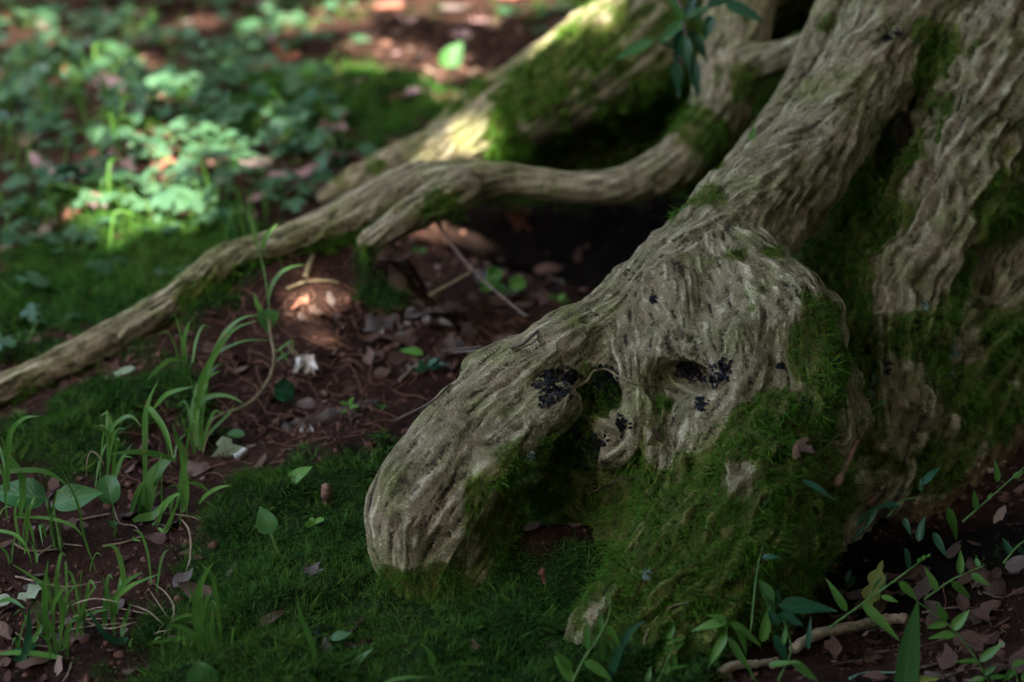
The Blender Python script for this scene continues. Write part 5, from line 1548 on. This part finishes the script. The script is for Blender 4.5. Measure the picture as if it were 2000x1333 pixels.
# branch through the hollow
base = at(930, 540, 2.12)
P_ = np.array([at(852,430,2.17), at(880,475,2.15), at(925,530,2.13), at(975,575,2.08), at(1028,618,2.02)])
tag(tube_obj('twig', P_, .0021, .0013, M['twig'], None, None, 6, .2), 'slanting grey twig hanging from the arch into the hollow', 'twig')
P_ = np.array([at(838,578,2.14), at(870,560,2.14), at(920,532,2.125)])
tag(tube_obj('twig', P_, .0022, .0014, M['stem_tan'], None, None, 6, .2), 'pale side twig crossing the slanting twig in the hollow', 'twig')
# vine on the front root
vp = [(1100,800),(1108,775),(1122,755),(1145,742),(1160,725),(1185,720),(1210,735),(1240,750),(1265,757),(1290,756),(1318,768)]
stick('vine', vp, 3.2, 'stem_tan', 'wiry tan vine looping over the pillar strand of the front root', 1.6, 'vine', .5, .1)
stick('vine', [(1255,1290),(1265,1245),(1290,1200),(1320,1180),(1345,1176)], 3.2, 'stem_tan', 'pale curved vine stem at the foot of the stump', 1.5, 'vine', .7, .1)
stick('bark_flake', [(1760,205),(1770,240),(1772,285)], 7, 'flake', 'long reddish bark flake standing in the moss valley', 1.2, 'bark flake', .5)
stick('bark_flake', [(1753,258),(1760,288)], 5, 'flake', 'short reddish bark flake beside the long one', 1.2, 'bark flake', .5)
stick('bark_flake', [(1690,990),(1718,958)], 9, 'flake', 'pale bark flake hanging at the foot of the right buttress', 1.2, 'bark flake', .6)
stick('bark_flake', [(1632,945),(1655,890),(1670,860)], 8, 'flake', 'red brown bark strip peeling in the cleft beside the flank', 1.0, 'bark flake', .5)
stick('bark_flake', [(1548,900),(1558,880),(1572,868)], 10, 'flake', 'curled brown bark piece on the mossy flank', 1.0, 'bark flake', .7)

# white fallen blossom cluster
bp = hit(595, 728, tree=False)[0]
bl_ = empty('blossom_cluster', bp, 'fallen cluster of faded white blossoms on the red soil', 'flower')
for k in range(17):
    b = MB()
    p0 = at(random.uniform(578, 612), random.uniform(690, 706), depth(bp) - .012)
    p1 = at(p0 @ RT * 0 + random.uniform(570, 620), random.uniform(708, 732), depth(bp) - random.uniform(.004, .02))
    L_ = np.linalg.norm(p1 - p0)
    leaf_geo(b, 'ovate', L_ * 1.1, random.uniform(9, 15) * K * 2.0, 6, 2, .7, .2, .1, nseed())
    link('petal', b.mesh('petal'), M['petal'], bl_, mtx=frame_mtx(p0 - bp, p1 - p0, np.array([random.uniform(-.6, .6), -1, .7])))
for k in range(3):
    tube_obj('stalk', [at(560,672,depth(bp)-.01), at(575,685+4*k,depth(bp)-.012), at(585+6*k,698,depth(bp)-.012)], .0008, .0006, M['stem_tan'], bl_, bp, 4)

# lichens, parts of the roots they crust
def root_of(p):
    fi = bvhT.find_nearest(Vector(p))[2]
    return PARTS[int(fg[fi])]

def lichen(px, py, rpx, n_, mat, name='lichen', label=None, size=(.08, .24)):
    c, nr, _ = hit(px, py)
    b = MB()
    rw = rpx * K * depth(c)
    for k in range(int(n_ * 2.6)):
        a = random.uniform(0, 6.28); rr = rw * random.random() ** .6 * (1 + .35 * math.sin(3 * a + px))
        sp_ = c + RT * rr * math.cos(a) + UP * rr * math.sin(a)
        d_ = Vector(sp_ - CAM).normalized()
        hh = bvhT.ray_cast(Vector(CAM), d_)
        if hh[0] is None or (np.array(hh[0]) - c) @ (np.array(hh[0]) - c) > (rw * 2) ** 2:
            hh = bvhG.ray_cast(Vector(CAM), d_)
            if hh[0] is None or (np.array(hh[0]) - c) @ (np.array(hh[0]) - c) > (rw * 2) ** 2: continue
        p = np.array(hh[0]); m_ = np.array(hh[1])
        if m_ @ np.array(d_) > 0: m_ = -m_
        m_ = m_ + np.array([random.gauss(0, .16), random.gauss(0, .16), random.gauss(0, .16)])
        F = frame_mtx(p + m_ / np.linalg.norm(m_) * .0012, np.array([random.gauss(0, 1), random.gauss(0, 1), random.gauss(0, 1)]), m_)
        R_ = max(rw * random.uniform(*size), .0022)
        ns = 9
        vs_ = [(0, 0, -.0006)]
        for j in range(ns):
            th = 6.283 * j / ns
            q = R_ * random.uniform(.4, 1.2)
            vs_.append((q * math.cos(th), q * math.sin(th), random.uniform(-.05, .14) * R_))
        vs_ = [tuple(F @ Vector(v_)) for v_ in vs_]
        b.add(vs_, [(0, 1 + j, 1 + (j + 1) % ns) for j in range(ns)])
    b.v = [tuple(np.array(v_) - tree_base) for v_ in b.v]
    o = link(name, b.mesh(name, False), M[mat], root_of(c))
    if label: o['label'] = label
    return o
for px, py, r, n_ in [(1085,745,34,46),(1070,775,20,22),(1172,752,30,42),(1190,735,16,16),(1215,828,16,18),(1150,872,36,46),(1132,892,18,18),(1412,722,22,26),(1640,718,20,30),(1525,716,7,6),(1277,586,8,6),(1340,712,24,26),(1360,735,18,16),(1730,75,10,10),(1750,65,8,7),(1120,735,14,14),(1370,790,14,12),(1735,715,14,12),(1395,745,12,12)]:
    lichen(px, py, r, n_, 'black_lichen', label='blackish leafy lichen patch')
for px, py, r, n_ in [(1035,893,11,10),(1862,690,12,10),(1860,735,10,8),(1710,740,9,8),(1806,600,8,6),(1262,1120,11,9),(1490,985,8,7),(1760,960,9,7),(1700,770,8,6)]:
    lichen(px, py, r, n_, 'pale_lichen', label='pale blue green lichen spot')

# dark crusty fungus clumps on the ground
for px, py, r, lab in [(570,1168,20,'purple black crusty fungus in the moss below the seedling'), (618,1240,24,'larger dark crusty fungus next to the grass shoot'), (710,1190,18,'black fungus lump at the toe of the front root'), (480,1010,7,'tiny round purple fungus left of the round leaf')]:
    c, nr, _ = hit(px, py)
    b = MB()
    for k in range(int(r * 2.2)):
        rw = r * K * depth(c)
        q = np.array([random.gauss(0, .5) * rw, random.gauss(0, .5) * rw, abs(random.gauss(0, .3)) * rw + .002])
        F = frame_mtx(q, np.array([random.gauss(0, 1), random.gauss(0, 1), random.gauss(0, .5)]), np.array([random.gauss(0, 1), random.gauss(0, 1), .6]))
        R_ = rw * random.uniform(.12, .3)
        vs_ = [tuple(F @ Vector((R_ * random.uniform(.5, 1.1) * math.cos(6.28 * j / 8), R_ * random.uniform(.5, 1.1) * math.sin(6.28 * j / 8), random.uniform(0, .4) * R_))) for j in range(8)] + [tuple(F @ Vector((0, 0, -.1 * R_)))]
        b.add(vs_, [(8, j, (j + 1) % 8) for j in range(8)])
    tag(link('fungus', b.mesh('fungus', False), M['black_lichen'], loc=c), lab, 'fungus')

# rotten wood slab on the slope, stone in the rootlet pocket
stick('rotten_wood', [(560,845),(620,825),(690,800),(740,790)], 20, 'twig', 'dark rotten piece of wood half sunk in the red slope', -.2, 'wood', .6, .5, sides=9)
c, nr, _ = hit(640, 992)
b = MB()
for k in range(2):
    vs_ = [np.array([.006, .005, .011]) * p * random.uniform(.8, 1.15) + np.array([0, -.004 * k, .014 * k]) for p in ico_v]
    b.add(vs_, [tuple(f) for f in ico_f])
tag(link('stone', b.mesh('stone'), M['flake'], loc=c + [0, 0, .004]), 'small tan stone in the rootlet pocket on the moss slope', 'stone')

# small white flecks on the ground
